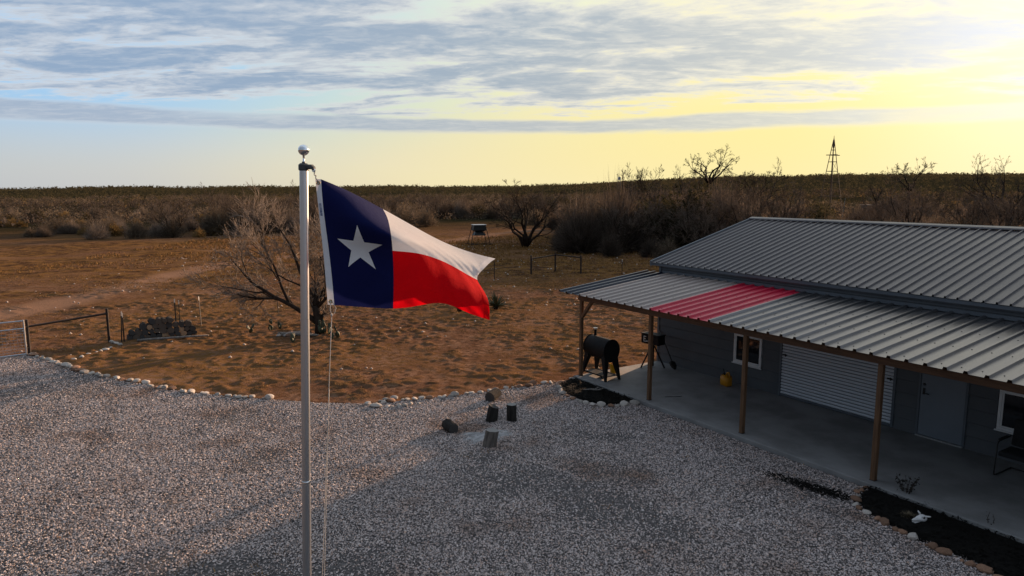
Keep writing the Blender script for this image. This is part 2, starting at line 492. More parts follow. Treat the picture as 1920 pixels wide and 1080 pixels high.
keep &= np.abs(cx) < cy * .80 + 1.8
patch = fbm(cx / 2.2, cy / 2.2, 4, 44)
bare = sstep(.52, .72, patch)
for off_ in (0.0, 1.6):
    wl = np.abs(cx + 7.5 + off_ + (cy - 9) * .35 + .5 * np.sin(cy * .35)) ; bare = np.maximum(bare, .55 * (1 - sstep(.12, .34, wl)))
for (qx, qy, rr_, am) in ((1130, 890, 1.1, .75), (1080, 820, .7, .6), (700, 800, .8, .55), (1520, 920, .5, .8), (1165, 870, .8, .6), (60, 1040, .6, .7), (1400, 940, .5, .5)):
    q = gp(qx, qy); bare = np.maximum(bare, am * np.exp(-(((cx - q.x) / rr_) ** 2 + ((cy - q.y) / (rr_ * 1.2)) ** 2)))
keep &= rng.random(N) > .12 + bare * .62
keep &= rng.random(N) < np.clip(1.30 - (cy - 9) / 15.0, .40, 1)
cx, cy = cx[keep], cy[keep]; n = len(cx)
octa = np.array([(1, 0, 0), (0, 1, 0), (-1, 0, 0), (0, -1, 0), (.2, .1, .75), (-.1, 0, -.6)], float)
of = np.array([(0, 1, 4), (1, 2, 4), (2, 3, 4), (3, 0, 4), (1, 0, 5), (2, 1, 5), (3, 2, 5), (0, 3, 5)])[:4]
size = rng.gamma(5.0, .0015, n) + .0055
size = np.minimum(size, .036) * (1 + (cy - 10) * .012)
vv = octa[None, :5] * (1 + rng.uniform(-.35, .35, (n, 5, 3))) * size[:, None, None]
ang = rng.uniform(0, 6.283, n); ca, sa = np.cos(ang), np.sin(ang)
tx, ty = rng.normal(0, .30, n), rng.normal(0, .30, n)
X = vv[..., 0] * ca[:, None] - vv[..., 1] * sa[:, None]; Y = vv[..., 0] * sa[:, None] + vv[..., 1] * ca[:, None]
Z = vv[..., 2] + X * tx[:, None] + Y * ty[:, None]
lift = rng.uniform(.004, .018, n)
P = np.stack([X + cx[:, None], Y + cy[:, None], Z + lift[:, None]], -1).reshape(-1, 3)
F = (of[None] + (np.arange(n) * 5)[:, None, None]).reshape(-1, 3)
me = np_mesh('loose_gravel', P, F, M_CHIP)
tag(link('loose_gravel', me), 'pale limestone chips spread over the yard', 'gravel', kind='stuff')
print('chips', n)

# tufts of dry grass on the reddish soil and a few in the gravel
M_GRASS, t, b = new_mat('dry_grass')
geo = t.node('ShaderNodeNewGeometry')
gcol = t.ramp(geo.outputs['Random Per Island'], [(0, (.15, .075, .025)), (.5, (.28, .145, .045)), (.85, (.36, .21, .08)), (1.0, (.20, .13, .045))])
t.l.new(gcol, b.inputs['Base Color']); b.inputs['Roughness'].default_value = .9; b.inputs['Specular IOR Level'].default_value = .1
N = 26000
tx_ = np.concatenate([rng.uniform(-24, 14, N), rng.uniform(-34, 20, 16000)]); ty_ = np.concatenate([rng.uniform(17, 40, N), rng.uniform(38, 80, 16000)])
ok = ~in_poly(tx_, ty_, gravel_poly) & (np.abs(tx_) < ty_ * .8 + 2)
bu = (tx_ - BO.x) * ux + (ty_ - BO.y) * uy; bv = (tx_ - BO.x) * V.x + (ty_ - BO.y) * V.y
ok &= ~((bu > -.2) & (bv > -.5))
n1 = fbm(tx_ / .27, ty_ / .23, 3, 21, .55)
ok &= (n1 > .53) | (ty_ > 38); ok &= fbm(tx_ / 6, ty_ / 4, 3, 55) > .40
tx_, ty_ = tx_[ok], ty_[ok]
gtx = rng.uniform(-16, 9, 1700); gty = rng.uniform(8.5, 24, 1700)
ok = in_poly(gtx, gty, gravel_poly) & (fbm(gtx / 1.1, gty / 1.1, 3, 91) > .60)
gtx, gty = gtx[ok], gty[ok]
tz_ = terrain(tx_, ty_) + micro(tx_, ty_) * (1 - sstep(45, 90, np.hypot(tx_, ty_)) * .6)
ax_ = np.concatenate([tx_, gtx]); ay_ = np.concatenate([ty_, gty]); az_ = np.concatenate([tz_, np.zeros(len(gtx))])
nb = 7
bx = np.repeat(ax_, nb) + rng.normal(0, .045, len(ax_) * nb); by = np.repeat(ay_, nb) + rng.normal(0, .045, len(ax_) * nb)
bz = np.repeat(az_, nb) - .01
hgt = rng.uniform(.025, .085, len(bx)) * (1 + sstep(36, 60, by) * 1.6); an = rng.uniform(0, 6.283, len(bx)); wd = rng.uniform(.004, .010, len(bx)) * (1 + sstep(30, 60, by) * 2.0)
lx, ly = rng.normal(0, .05, len(bx)), rng.normal(0, .05, len(bx))
P = np.stack([np.stack([bx - np.cos(an) * wd, by - np.sin(an) * wd, bz], -1), np.stack([bx + np.cos(an) * wd, by + np.sin(an) * wd, bz], -1), np.stack([bx + lx, by + ly, bz + hgt], -1)], 1).reshape(-1, 3)
F = np.arange(len(P)).reshape(-1, 3)
tag(link('dry_grass', np_mesh('dry_grass', P, F, M_GRASS)), 'short dry orange grass tufts on the bare soil', 'grass', kind='stuff')

# pale pebbles scattered on the soil
M_PEB = pmat('pale_pebbles', (.55, .48, .42), (.38, .30, .25), 20, .85)
N = 700
qx = rng.uniform(-26, 14, N); qy = rng.uniform(20, 70, N)
ok = ~in_poly(qx, qy, gravel_poly)
qx, qy = qx[ok], qy[ok]; n = len(qx)
s_ = rng.uniform(.012, .05, n) * (1 + qy / 60)
bu = (qx - BO.x) * ux + (qy - BO.y) * uy; bv = (qx - BO.x) * V.x + (qy - BO.y) * V.y
vv = octa[None] * (1 + rng.uniform(-.3, .3, (n, 6, 3))) * s_[:, None, None]
zz_ = terrain(qx, qy) + micro(qx, qy)
P = (vv + np.stack([qx, qy, zz_ + s_ * .3], -1)[:, None, :]).reshape(-1, 3)
of8 = np.array([(0, 1, 4), (1, 2, 4), (2, 3, 4), (3, 0, 4), (1, 0, 5), (2, 1, 5), (3, 2, 5), (0, 3, 5)])
F = (of8[None] + (np.arange(n) * 6)[:, None, None]).reshape(-1, 3)
tag(link('pebbles', np_mesh('pebbles', P, F, M_PEB)), 'pale pebbles scattered over the reddish soil', 'pebbles', kind='stuff')
def ground_z(x, y):
    return float(terrain(x, y) + micro(x, y))

# concrete patio slab under porch and building
M_CONC = pmat('worn_concrete', (.27, .262, .255), (.18, .173, .168), 1.3, .75, bump=.15, bscale=40, detail=8)
patio = link('patio', MB().bbox(-.10, 17.5, -.20, 12.2, -.25, .10, .012).mesh('patio', M_CONC), None, BO, (0, 0, BROT))
tag(patio, kind='structure')
# ------------------------------------------------------------------ metal building with porch
def metal(name, c, rough=.42, metallic=.0, streak=.12, spec=.5, bump=.04, coat=0.0):
    m, t, b = new_mat(name)
    b.inputs['Coat Weight'].default_value = coat; b.inputs['Coat Roughness'].default_value = .25
    v = t.node('ShaderNodeTexCoord').outputs['Object']
    mp = t.node('ShaderNodeMapping'); mp.inputs['Scale'].default_value = (9.0, .5, .5); t.l.new(v, mp.inputs[0])
    n = t.noise(mp.outputs[0], 1.6, 5, .6); n2 = t.noise(v, 1.1, 4, .6)
    k = t.math('ADD', t.math('MULTIPLY', t.math('ADD', n, n2), streak), 1 - streak)
    t.l.new(t.vmath('SCALE', tuple(c), scale=k), b.inputs['Base Color'])
    b.inputs['Metallic'].default_value = metallic; b.inputs['Specular IOR Level'].default_value = spec
    t.l.new(t.math('ADD', t.math('MULTIPLY', n2, .25), rough - .12), b.inputs['Roughness'])
    bp = t.node('ShaderNodeBump'); bp.inputs['Strength'].default_value = bump; bp.inputs['Distance'].default_value = .02
    t.l.new(n2, bp.inputs['Height']); t.l.new(bp.outputs[0], b.inputs['Normal'])
    return m
M_ROOF = metal('grey_roof_metal', (.125, .112, .114), .38, .25)
M_GALV = metal('galvanised_roof_metal', (.235, .222, .222), .34, .9, .36)
M_NAVY = metal('navy_roof_paint', (.008, .012, .026), .35, .0, coat=.2)
M_CREAM = metal('cream_roof_paint', (.33, .268, .238), .40, .0, .14, coat=.15)
M_RED = metal('red_roof_paint', (.50, .012, .045), .42, .0, .14, coat=.12)
M_SIDING = pmat('slate_siding', (.086, .094, .104), (.070, .078, .088), 1.4, .62, bump=.05, bscale=60)
M_TRIM = pmat('slate_trim', (.105, .120, .140), (.085, .10, .118), 2.0, .5)
M_WOOD = pmat('treated_pine', (.170, .088, .042), (.100, .050, .024), 3.0, .75, bump=.25, bscale=18, stretch=(9, 9, .7))
M_BEAM = pmat('treated_pine_beam', (.140, .070, .036), (.085, .042, .022), 3.0, .75, bump=.25, bscale=18, stretch=(.7, 9, 9))
M_VINYL = pmat('white_vinyl', (.74, .74, .74), (.66, .66, .66), 3, .45)
M_DOORP = pmat('grey_door_paint', (.17, .195, .225), (.15, .172, .20), 1.0, .5)
M_ROLL = metal('roller_door_steel', (.60, .63, .68), .42, .2, .08)
M_BLACK = pmat('black_metal', (.012, .012, .012), (.022, .021, .020), 8, .5)
m, t, b = new_mat('window_glass'); b.inputs['Base Color'].default_value = (.012, .014, .018, 1); b.inputs['Roughness'].default_value = .04
n = t.noise(t.node('ShaderNodeTexCoord').outputs['Object'], 1.5, 2); bp = t.node('ShaderNodeBump'); bp.inputs['Strength'].default_value = .02
t.l.new(n, bp.inputs['Height']); t.l.new(bp.outputs[0], b.inputs['Normal'])
M_GLASS = m

house = thing('metal_building', 'long grey metal building with a porch along its front and painted porch roof', 'building', BO, BROT)
WV, RV, RZ, EZ, EV = 3.10, 7.65, 4.37, 3.14, 2.98          # wall, ridge, eave
LEN = 17.2
def panel_profile(width, pitch, h, base, top, minor=2):
    """rib profile (x, z) across one sheet, rib at every pitch, starting with a rib"""
    pr = []; k = int(round(width / pitch))
    for i in range(k):
        x = i * pitch
        pr += [(x - base / 2, 0), (x - top / 2, h), (x + top / 2, h), (x + base / 2, 0)]
        for j in range(1, minor + 1):
            c = x + pitch * j / (minor + 1)
            pr += [(c - .016, 0), (c - .006, .004), (c + .006, .004), (c + .016, 0)]
    pr.append((k * pitch - base / 2, 0))
    return pr
def sheet(profile, y0, z0, y1, z1, thick=.002, lap=0.0):
    mb = MB(); n = len(profile)
    for (y_, z_) in ((y0, z0), (y1, z1)):
        for x, h in profile: mb.v.append((x, y_, z_ + h))
    for i in range(n - 1): mb.f.append((i, i + 1, n + i + 1, n + i))
    k = len(mb.v)
    for (y_, z_) in ((y0, z0), (y1, z1)):
        for x, h in profile: mb.v.append((x, y_, z_ + h - .004))
    for i in range(n - 1): mb.f.append((k + i + 1, k + i, k + n + i, k + n + i + 1))
    for i in range(n - 1): mb.f.append((k + i, k + i + 1, i + 1, i)); mb.f.append((n + i, n + i + 1, k + n + i + 1, k + n + i))
    mb.f.append((0, n, k + n, k)); mb.f.append((n - 1, k + n - 1, k + 2 * n - 1, 2 * n - 1))
    return mb
# main roof: front and rear slope, one object per sheet
roof = link('roof', MB().box(-.27, LEN - .3, EV + .05, RV, 0, .01).mesh('roof', M_TRIM), house)   # deck, replaced below
dk = MB()
dk.add([(-.40, EV + .04, EZ - .03), (LEN - .35, EV + .04, EZ - .03), (LEN - .35, RV, RZ - .03), (-.40, RV, RZ - .03), (-.40, 2 * RV - EV - .04, EZ - .03), (LEN - .35, 2 * RV - EV - .04, EZ - .03),
        (-.40, EV + .04, EZ - .09), (LEN - .35, EV + .04, EZ - .09), (LEN - .35, RV, RZ - .09), (-.40, RV, RZ - .09), (-.40, 2 * RV - EV - .04, EZ - .09), (LEN - .35, 2 * RV - EV - .04, EZ - .09)],
       [(0, 1, 2, 3), (3, 2, 5, 4), (7, 6, 9, 8), (8, 9, 10, 11), (0, 6, 7, 1), (4, 5, 11, 10), (0, 3, 9, 6), (3, 4, 10, 9), (1, 7, 8, 2), (2, 8, 11, 5)])
roof.data = dk.mesh('roof_deck', M_TRIM)
PIT = .236
pr = panel_profile(3 * PIT, PIT, .040, .048, .028, 0)
fm = sheet(pr, EV, EZ, RV - .02, RZ - .005).mesh('roof_sheet', M_ROOF)
rm = sheet(pr, 2 * RV - EV, EZ, RV + .02, RZ - .005).mesh('roof_sheet_rear', M_ROOF)
npan = int((LEN + .13) / (3 * PIT))
for i in range(npan):
    for me_ in (fm, rm):
        link('roof_panel', me_, roof, (-.43 + .03 + i * 3 * PIT, 0, 0))
rc = MB()
XE = -.43 + npan * 3 * PIT
for s_ in (-1, 1):
    rc.add([(-.45, RV, RZ + .062), (XE, RV, RZ + .062), (XE, RV + s_ * .17, RZ + .026), (-.45, RV + s_ * .17, RZ + .026), (-.45, RV + s_ * .19, RZ - .012), (XE, RV + s_ * .19, RZ - .012)], [(0, 1, 2, 3), (3, 2, 5, 4)])
rc.build('ridge_cap', M_ROOF, roof)
for s_ in (-1, 1):   # rake trim on the gable end
    y_ = RV + s_ * (RV - EV)
    MB().add([(-.445, y_, EZ + .045), (-.445, RV, RZ + .055), (-.445, RV, RZ - .10), (-.445, y_, EZ - .11), (-.38, y_, EZ + .045), (-.38, RV, RZ + .055), (-.38, RV, RZ - .10), (-.38, y_, EZ - .11)],
             [(0, 1, 2, 3), (4, 7, 6, 5), (0, 4, 5, 1), (3, 2, 6, 7), (0, 3, 7, 4)]).build('rake_trim', M_TRIM, roof)
MB().bbox(-.40, XE, EV + .012, EV + .045, EZ - .09, EZ - .012, .004).build('eave_trim', M_TRIM, roof)
# walls
MB().add([(-.11, WV + .03, .10), (-.11, 2 * RV - WV, .10), (-.11, 2 * RV - WV, EZ + .02), (-.11, RV, RZ - .10), (-.11, WV + .03, EZ + .02)], [(0, 4, 3, 2, 1)]).build('gable_wall', M_SIDING, house)
MB().add([(16.6, WV + .03, .10), (16.6, 2 * RV - WV, .10), (16.6, 2 * RV - WV, EZ + .02), (16.6, RV, RZ - .10), (16.6, WV + .03, EZ + .02)], [(0, 1, 2, 3, 4)]).build('gable_wall', M_SIDING, house)
MB().box(-.11, 16.6, 2 * RV - WV, 2 * RV - WV + .03, .10, EZ).build('rear_wall', M_SIDING, house)
front = MB().box(-.10, 16.58, WV + .02, WV + .06, .10, EZ).build('front_wall', M_SIDING, house)
OPEN = [(2.76, 3.70, .66, 1.52), (4.24, 7.20, .10, 2.28), (7.68, 8.66, .10, 2.20), (9.18, 10.15, .66, 1.52)]
zrow = .10; row = 0; H = .285
while zrow < EZ - .13:
    z1 = min(zrow + H - .013, EZ - .13)
    xs = [(-.06, 16.55)]
    for (a0, a1, b0, b1) in OPEN:
        if b0 < z1 - .02 and b1 > zrow + .02:
            nx_ = []
            for (p0, p1) in xs:
                if a1 <= p0 or a0 >= p1: nx_.append((p0, p1)); continue
                if a0 - p0 > .02: nx_.append((p0, a0))
                if p1 - a1 > .02: nx_.append((a1, p1))
            xs = nx_
    for (p0, p1) in xs:      # lap board: bottom edge stands proud of the one below
        MB().add([(p0, WV + .018, zrow), (p1, WV + .018, zrow), (p1, WV - .020, zrow), (p0, WV - .020, zrow), (p0, WV + .018, z1), (p1, WV + .018, z1), (p1, WV + .006, z1), (p0, WV + .006, z1)],
                 [(0, 1, 2, 3), (3, 2, 6, 7), (7, 6, 5, 4), (0, 3, 7, 4), (1, 5, 6, 2)]).build('siding_board', M_SIDING, front)
    zrow += H; row += 1
for z0_ in (.102,):
    MB().bbox(-.14, -.062, WV - .03, WV + .05, z0_, EZ - .03, .004).build('corner_trim', M_TRIM, house)
MB().bbox(-.06, 16.5, WV - .024, WV + .01, EZ - .128, EZ - .035, .004).build('frieze_board', M_TRIM, front)
# windows
def window(x0, x1, z0, z1):
    w = MB(); y0, y1 = WV - .035, WV + .03; t_ = .055
    for q in ((x0, x1, z0, z0 + t_), (x0, x1, z1 - t_, z1)): w.bbox(q[0], q[1], y0, y1, q[2], q[3], .006)
    for q in ((x0, x0 + t_), (x1 - t_, x1)): w.bbox(q[0], q[1], y0 + .003, y1, z0 + t_, z1 - t_, .006)
    wo = w.build('window', M_VINYL, house)
    xm = (x0 + x1) / 2
    s = MB()
    for (p0, p1, yy) in ((x0 + t_, xm + .02, WV - .012), (xm - .02, x1 - t_, WV + .006)):
        s.bbox(p0, p0 + .032, yy - .012, yy + .012, z0 + t_, z1 - t_, .004); s.bbox(p1 - .032, p1, yy - .012, yy + .012, z0 + t_, z1 - t_, .004)
        s.bbox(p0 + .032, p1 - .032, yy - .011, yy + .011, z0 + t_, z0 + t_ + .03, .004); s.bbox(p0 + .032, p1 - .032, yy - .011, yy + .011, z1 - t_ - .03, z1 - t_, .004)
    s.build('sash', M_VINYL, wo)
    for (p0, p1, yy) in ((x0 + t_ + .03, xm - .01, WV - .012), (xm + .01, x1 - t_ - .03, WV + .006)):
        MB().box(p0, p1, yy - .003, yy + .003, z0 + t_ + .028, z1 - t_ - .028).build('pane', M_GLASS, wo)
    MB().bbox(x0 - .03, x1 + .03, WV - .055, WV - .01, z0 - .03, z0 - .001, .006).build('sill', M_VINYL, wo)
window(2.78, 3.68, .68, 1.50)
window(9.20, 10.13, .68, 1.50)
# roller door
rd = MB().box(4.26, 7.18, WV + .012, WV + .019, .12, 2.27).build('roller_door', M_BLACK, house)
sl = MB(); seg = 5; hh = .078
for i in range(seg + 1):
    f_ = i / seg; bulge = math.sin(math.pi * f_) ** .7 * .024 if 0 < f_ < 1 else 0
    sl.v += [(4.30, WV + .010 - bulge, f_ * hh * .86), (7.14, WV + .010 - bulge, f_ * hh * .86)]
for i in range(seg): sl.f.append((2 * i, 2 * i + 1, 2 * i + 3, 2 * i + 2))
slm = sl.mesh('slat', M_ROLL, True)
for i in range(27): link('slat', slm, rd, (0, 0, .165 + i * hh))
MB().bbox(4.30, 7.14, WV - .022, WV + .012, .112, .165, .004).build('bottom_bar', M_TRIM, rd)
for x_ in (4.24, 7.14): MB().bbox(x_, x_ + .06, WV - .03, WV + .012, .102, 2.27, .004).build('guide_rail', M_TRIM, rd)
for x_ in (4.33, 7.00): MB().bbox(x_, x_ + .12, WV - .04, WV - .014, 1.17, 1.205, .006).bbox(x_ + .07, x_ + .10, WV - .05, WV - .041, 1.15, 1.225, .004).build('latch', M_BLACK, rd)
# entry door
dr = MB().bbox(7.73, 8.61, WV - .020, WV + .012, .135, 2.15, .006).build('entry_door', M_DOORP, house)
df = MB().bbox(7.68, 7.729, WV - .035, WV + .015, .102, 2.20, .004).bbox(8.611, 8.66, WV - .035, WV + .015, .102, 2.20, .004).bbox(7.73, 8.61, WV - .034, WV + .015, 2.152, 2.20, .004)
df.build('door_frame', M_TRIM, dr)
MB().bbox(7.70, 8.64, WV - .07, WV - .022, .101, .132, .006).build('threshold', pmat('aluminium_threshold', (.55, .55, .55), (.45, .45, .45), 5, .4, .7), dr)
hd = MB().bbox(7.775, 7.825, WV - .028, WV - .019, 1.02, 1.16, .003); hd.tube([(7.80, WV - .028, 1.06), (7.80, WV - .075, 1.06), (7.92, WV - .075, 1.055)], .011, 8)
hd.build('handle', M_BLACK, dr)
MB().lathe([(.026, 0), (.026, .02), (.018, .026)], 14, m=Matrix.Translation((7.80, WV - .019, 1.24)) @ Matrix.Rotation(math.pi / 2, 4, 'X')).build('deadbolt', M_BLACK, dr)
# porch: roof sheets coloured in bands
PV0, PZ0, PV1, PZ1 = -.30, 2.462, WV - .014, 2.835
porch = MB()
for y_, z_ in ((.95, 0), (1.9, 0), (2.9, 0)):
    zz0 = PZ0 + (PZ1 - PZ0) * (y_ - PV0) / (PV1 - PV0) - .05
    porch.bbox(-.5, 16.3, y_ - .02, y_ + .02, zz0 - .06, zz0 + .038, .004)
porch_o = porch.build('porch_roof', M_BEAM, house)
fr = MB()
PP = .3048
def psheets(x0, n, k, mat):
    w = n * PP
    me_ = sheet(panel_profile(w, PP, .044, .080, .050, 0), PV0, PZ0, PV1, PZ1).mesh('porch_sheet', mat)
    for i in range(k): link('roof_panel', me_, porch_o, (x0 + i * w, 0, 0))
    return x0 + k * w
x_ = -.635
x_ = psheets(x_, 3, 1, M_NAVY); x_ = psheets(x_, 3, 3, M_CREAM); x_ = psheets(x_, 3, 2, M_RED); x_ = psheets(x_, 3, 12, M_GALV)
# screw heads along the purlins
sc = MB(); rg = random.Random(3)
for i in range(-1, 54):
    for y_ in (-.05, .95, 1.9, 2.85):
        zc = PZ0 + (PZ1 - PZ0) * (y_ - PV0) / (PV1 - PV0)
        sc.box(i * PP + .10, i * PP + .116, y_ - .008, y_ + .008, zc + .001, zc + .008)
so = sc.build('roof_screws', M_BLACK, porch_o); so['kind'] = 'stuff'
bmo = MB().bbox(-.06, 16.4, -.085, -.047, 2.272, 2.412, .004).build('porch_beam', M_BEAM, house)
MB().bbox(-.06, 16.4, .047, .085, 2.272, 2.412, .004).build('porch_beam', M_BEAM, house)
pm = MB().bbox(-.045, .045, -.045, .045, .10, 2.40, .005).mesh('post', M_WOOD)
pbm = MB().bbox(-.052, .052, -.052, .052, .10, .112, .002).mesh('post_base', M_BLACK)
for x_ in (0.0, 2.76, 5.62, 8.55, 11.45, 14.35):
    p_ = link('porch_post', pm, house, (x_, 0, 0)); link('post_base', pbm, p_)
MB().bar((0.03, 0, 1.80), (.49, 0, 2.33), .085, .085, .004).build('corner_brace', M_WOOD, house)
for i in range(9):       # rafters under the sheets
    x_ = -.4 + i * 2.0
    MB().bar((x_, -.24, PZ0 - .03 + .004), (x_, WV - .05, PZ1 - .03 - .002), .038, .05).build('rafter', M_BEAM, porch_o)
MB().bbox(.0, 16.4, WV - .028, WV - .013, PZ1 + .01, PZ1 + .09, .003).build('flashing', M_TRIM, porch_o)
# ------------------------------------------------------------------ flagpole and flag
M_ALU, t, b = new_mat('brushed_aluminium')
v = t.node('ShaderNodeTexCoord').outputs['Object']
mp = t.node('ShaderNodeMapping'); mp.inputs['Scale'].default_value = (60, 60, 1.5); t.l.new(v, mp.inputs[0])
n_ = t.noise(mp.outputs[0], 2.0, 4, .6)
t.l.new(t.mix(n_, (.62, .63, .66), (.74, .75, .77)), b.inputs['Base Color']); b.inputs['Metallic'].default_value = 1.0
t.l.new(t.math('ADD', t.math('MULTIPLY', n_, .12), .30), b.inputs['Roughness'])
M_CHROME = pmat('polished_chrome', (.92, .92, .93), (.88, .88, .89), 3, .10, 1.0)
M_CAST = pmat('dark_cast_metal', (.055, .062, .066), (.075, .082, .086), 14, .55, .2)
M_ROPE = pmat('white_rope', (.66, .60, .54), (.50, .45, .40), 90, .9, bump=.5, bscale=160)
YP = 5.2
p_top = at_depth(569.5, 318, YP); p_bot = at_depth(575.5, 1080, YP)
axis = (p_top - p_bot).normalized()
p_base = p_top + axis * (-(p_top.z) / axis.z)
pole = thing('flagpole', 'silver metal flagpole topped with a chrome ball', 'flagpole', p_base)
Lp = (p_top - p_base).length
q = Vector((0, 0, 1)).rotation_difference(axis).to_matrix().to_4x4()
zj = (at_depth(574, 902, YP) - p_base).length
zj2 = (at_depth(572, 598, YP) - p_base).length
MB().lathe([(.034, 0), (.034, zj)], 28, m=q).build('lower_tube', M_ALU, pole, autosmooth=40)
MB().lathe([(.0325, zj), (.0325, zj2)], 28, m=q).build('middle_tube', M_ALU, pole, autosmooth=40)
MB().lathe([(.0315, zj2 + .001), (.0315, Lp)], 28, m=q).build('upper_tube', M_ALU, pole, autosmooth=40)
MB().lathe([(.0355, zj - .012), (.0358, zj - .008), (.0358, zj + .003), (.033, zj + .008)], 28, m=q).build('joint_collar', M_CHROME, pole, autosmooth=40)
MB().lathe([(.0345, -.01), (.06, 0), (.06, .03), (.037, .05)], 24, m=q).build('base_collar', M_CAST, pole, autosmooth=40)
tk = MB().lathe([(.030, Lp - .01), (.0385, Lp - .002), (.0385, Lp + .034), (.026, Lp + .046), (.014, Lp + .048), (.012, Lp + .058)], 24, m=q)
side = Vector((.9, -.43, 0)).normalized()
mm = Matrix.Translation(p_top - p_base) @ Matrix.Rotation(math.atan2(side.y, side.x), 4, 'Z')
tk.bbox(.02, .088, -.020, .020, .002, .036, .008, mm); tk.bbox(.080, .104, -.018, .018, -.006, .024, .008, mm)
truck = tk.build('pulley_truck', M_CAST, pole, autosmooth=35)
MB().lathe([(.013, -.006), (.016, 0), (.013, .006)], 16, m=mm @ Matrix.Translation((.094, 0, -.006)) @ Matrix.Rotation(math.pi / 2, 4, 'X')).build('pulley_wheel', M_CHROME, truck)
MB().lathe([(.012, Lp + .056), (.0075, Lp + .062), (.0075, Lp + .10), (.010, Lp + .104)], 14, m=q).build('finial_stem', M_CHROME, pole, autosmooth=40)
R_ = .040
MB().lathe([(max(R_ * math.sin(math.pi * i / 20), .0005), Lp + .142 - R_ * math.cos(math.pi * i / 20)) for i in range(21)], 32, m=q).build('finial_ball', M_CHROME, pole, smooth=True)

# cloth surface: control net (photo columns along the fly, rows down the hoist) with its depth from the lens
S_ = [0, .17, .333, .5, .667, .83, 1.0]; T_ = [0, .12, .25, .5, .75, 1.0]
CX = np.array([[602, 655, 718, 770, 826, 880, 929], [604, 661, 726, 777, 829, 876, 918], [607, 667, 731, 785, 832, 872, 906], [615, 673, 736, 788, 835, 870, 895], [622, 679, 738, 787, 836, 881, 913], [627, 683, 737, 785, 832, 874, 918]], float)
CY = np.array([[336, 359, 392, 421, 451, 472, 485], [366, 371, 408, 434, 459, 479, 493], [396, 405, 428, 447, 468, 488, 505], [457, 463, 470, 476, 492, 511, 525], [517, 520, 525, 523, 530, 547, 557], [572, 576, 578.5, 573, 569, 585, 600]], float)
CD = np.array([[5.20, 5.44, 5.80, 6.06, 6.24, 6.34, 6.42], [5.20, 5.30, 5.60, 5.86, 6.06, 6.18, 6.24], [5.20, 5.11, 5.16, 5.52, 5.80, 5.95, 6.06], [5.20, 5.15, 5.18, 5.36, 5.62, 5.80, 5.98], [5.20, 5.20, 5.24, 5.36, 5.52, 5.66, 5.80], [5.20, 5.26, 5.33, 5.44, 5.50, 5.58, 5.66]], float)
def spline(xk, yk, x):
    """natural cubic spline through yk (k, m) at x"""
    xk = np.array(xk, float); yk = np.array(yk, float); n = len(xk); h = np.diff(xk)
    A = np.eye(n); R = np.zeros_like(yk)
    for i in range(1, n - 1):
        A[i, i - 1] = h[i - 1]; A[i, i] = 2 * (h[i - 1] + h[i]); A[i, i + 1] = h[i]
        R[i] = 6 * ((yk[i + 1] - yk[i]) / h[i] - (yk[i] - yk[i - 1]) / h[i - 1])
    Mx = np.linalg.solve(A, R)
    j = np.clip(np.searchsorted(xk, x, side='right') - 1, 0, n - 2); x = np.asarray(x)
    d0 = (xk[j + 1] - x)[:, None]; d1 = (x - xk[j])[:, None]; hh = h[j][:, None]
    return Mx[j] * d0 ** 3 / (6 * hh) + Mx[j + 1] * d1 ** 3 / (6 * hh) + (yk[j] / hh - Mx[j] * hh / 6) * d0 + (yk[j + 1] / hh - Mx[j + 1] * hh / 6) * d1
def flag_points(s, t_):
    """s, t arrays of equal length -> Nx3 world points"""
    s = np.asarray(s, float); t_ = np.asarray(t_, float); out = []
    for C in (CX, CY, CD):
        rows = spline(S_, C.T, s)                      # N x rows
        xk = np.array(T_); res = np.empty(len(s))
        # evaluate spline over rows point by point (vectorised through basis)
        B = spline(T_, np.eye(len(T_)), t_)            # N x rows
        res = (rows * B).sum(1); out.append(res)
    x, y, dpt = out
    w = sstep(0, .25, s)
    dpt = dpt + w * (.018 * np.sin(7 * s + 9 * t_) * np.sin(5 * t_ + 11 * s) + .0035 * np.sin(46 * s - 30 * t_ + 3 * np.sin(9 * t_)) * sstep(.1, .5, s) + .004 * np.sin(28 * t_ + 20 * s) * np.exp(-((t_ - .9) / .25) ** 2) + .007 * (fbm(s * 9 + 2, t_ * 6, 3, 77) - .5) + .006 * np.sin(34 * s + 4 * t_) * np.abs(t_ - .5))
    ax, ay = (x - 960) / FPX, -(y - 540) / FPX
    D_ = np.stack([ax, CT + ay * ST, -ST + ay * CT], -1)
    return np.array([0, 0, CAM_H]) + D_ * (dpt / D_[:, 1])[:, None]
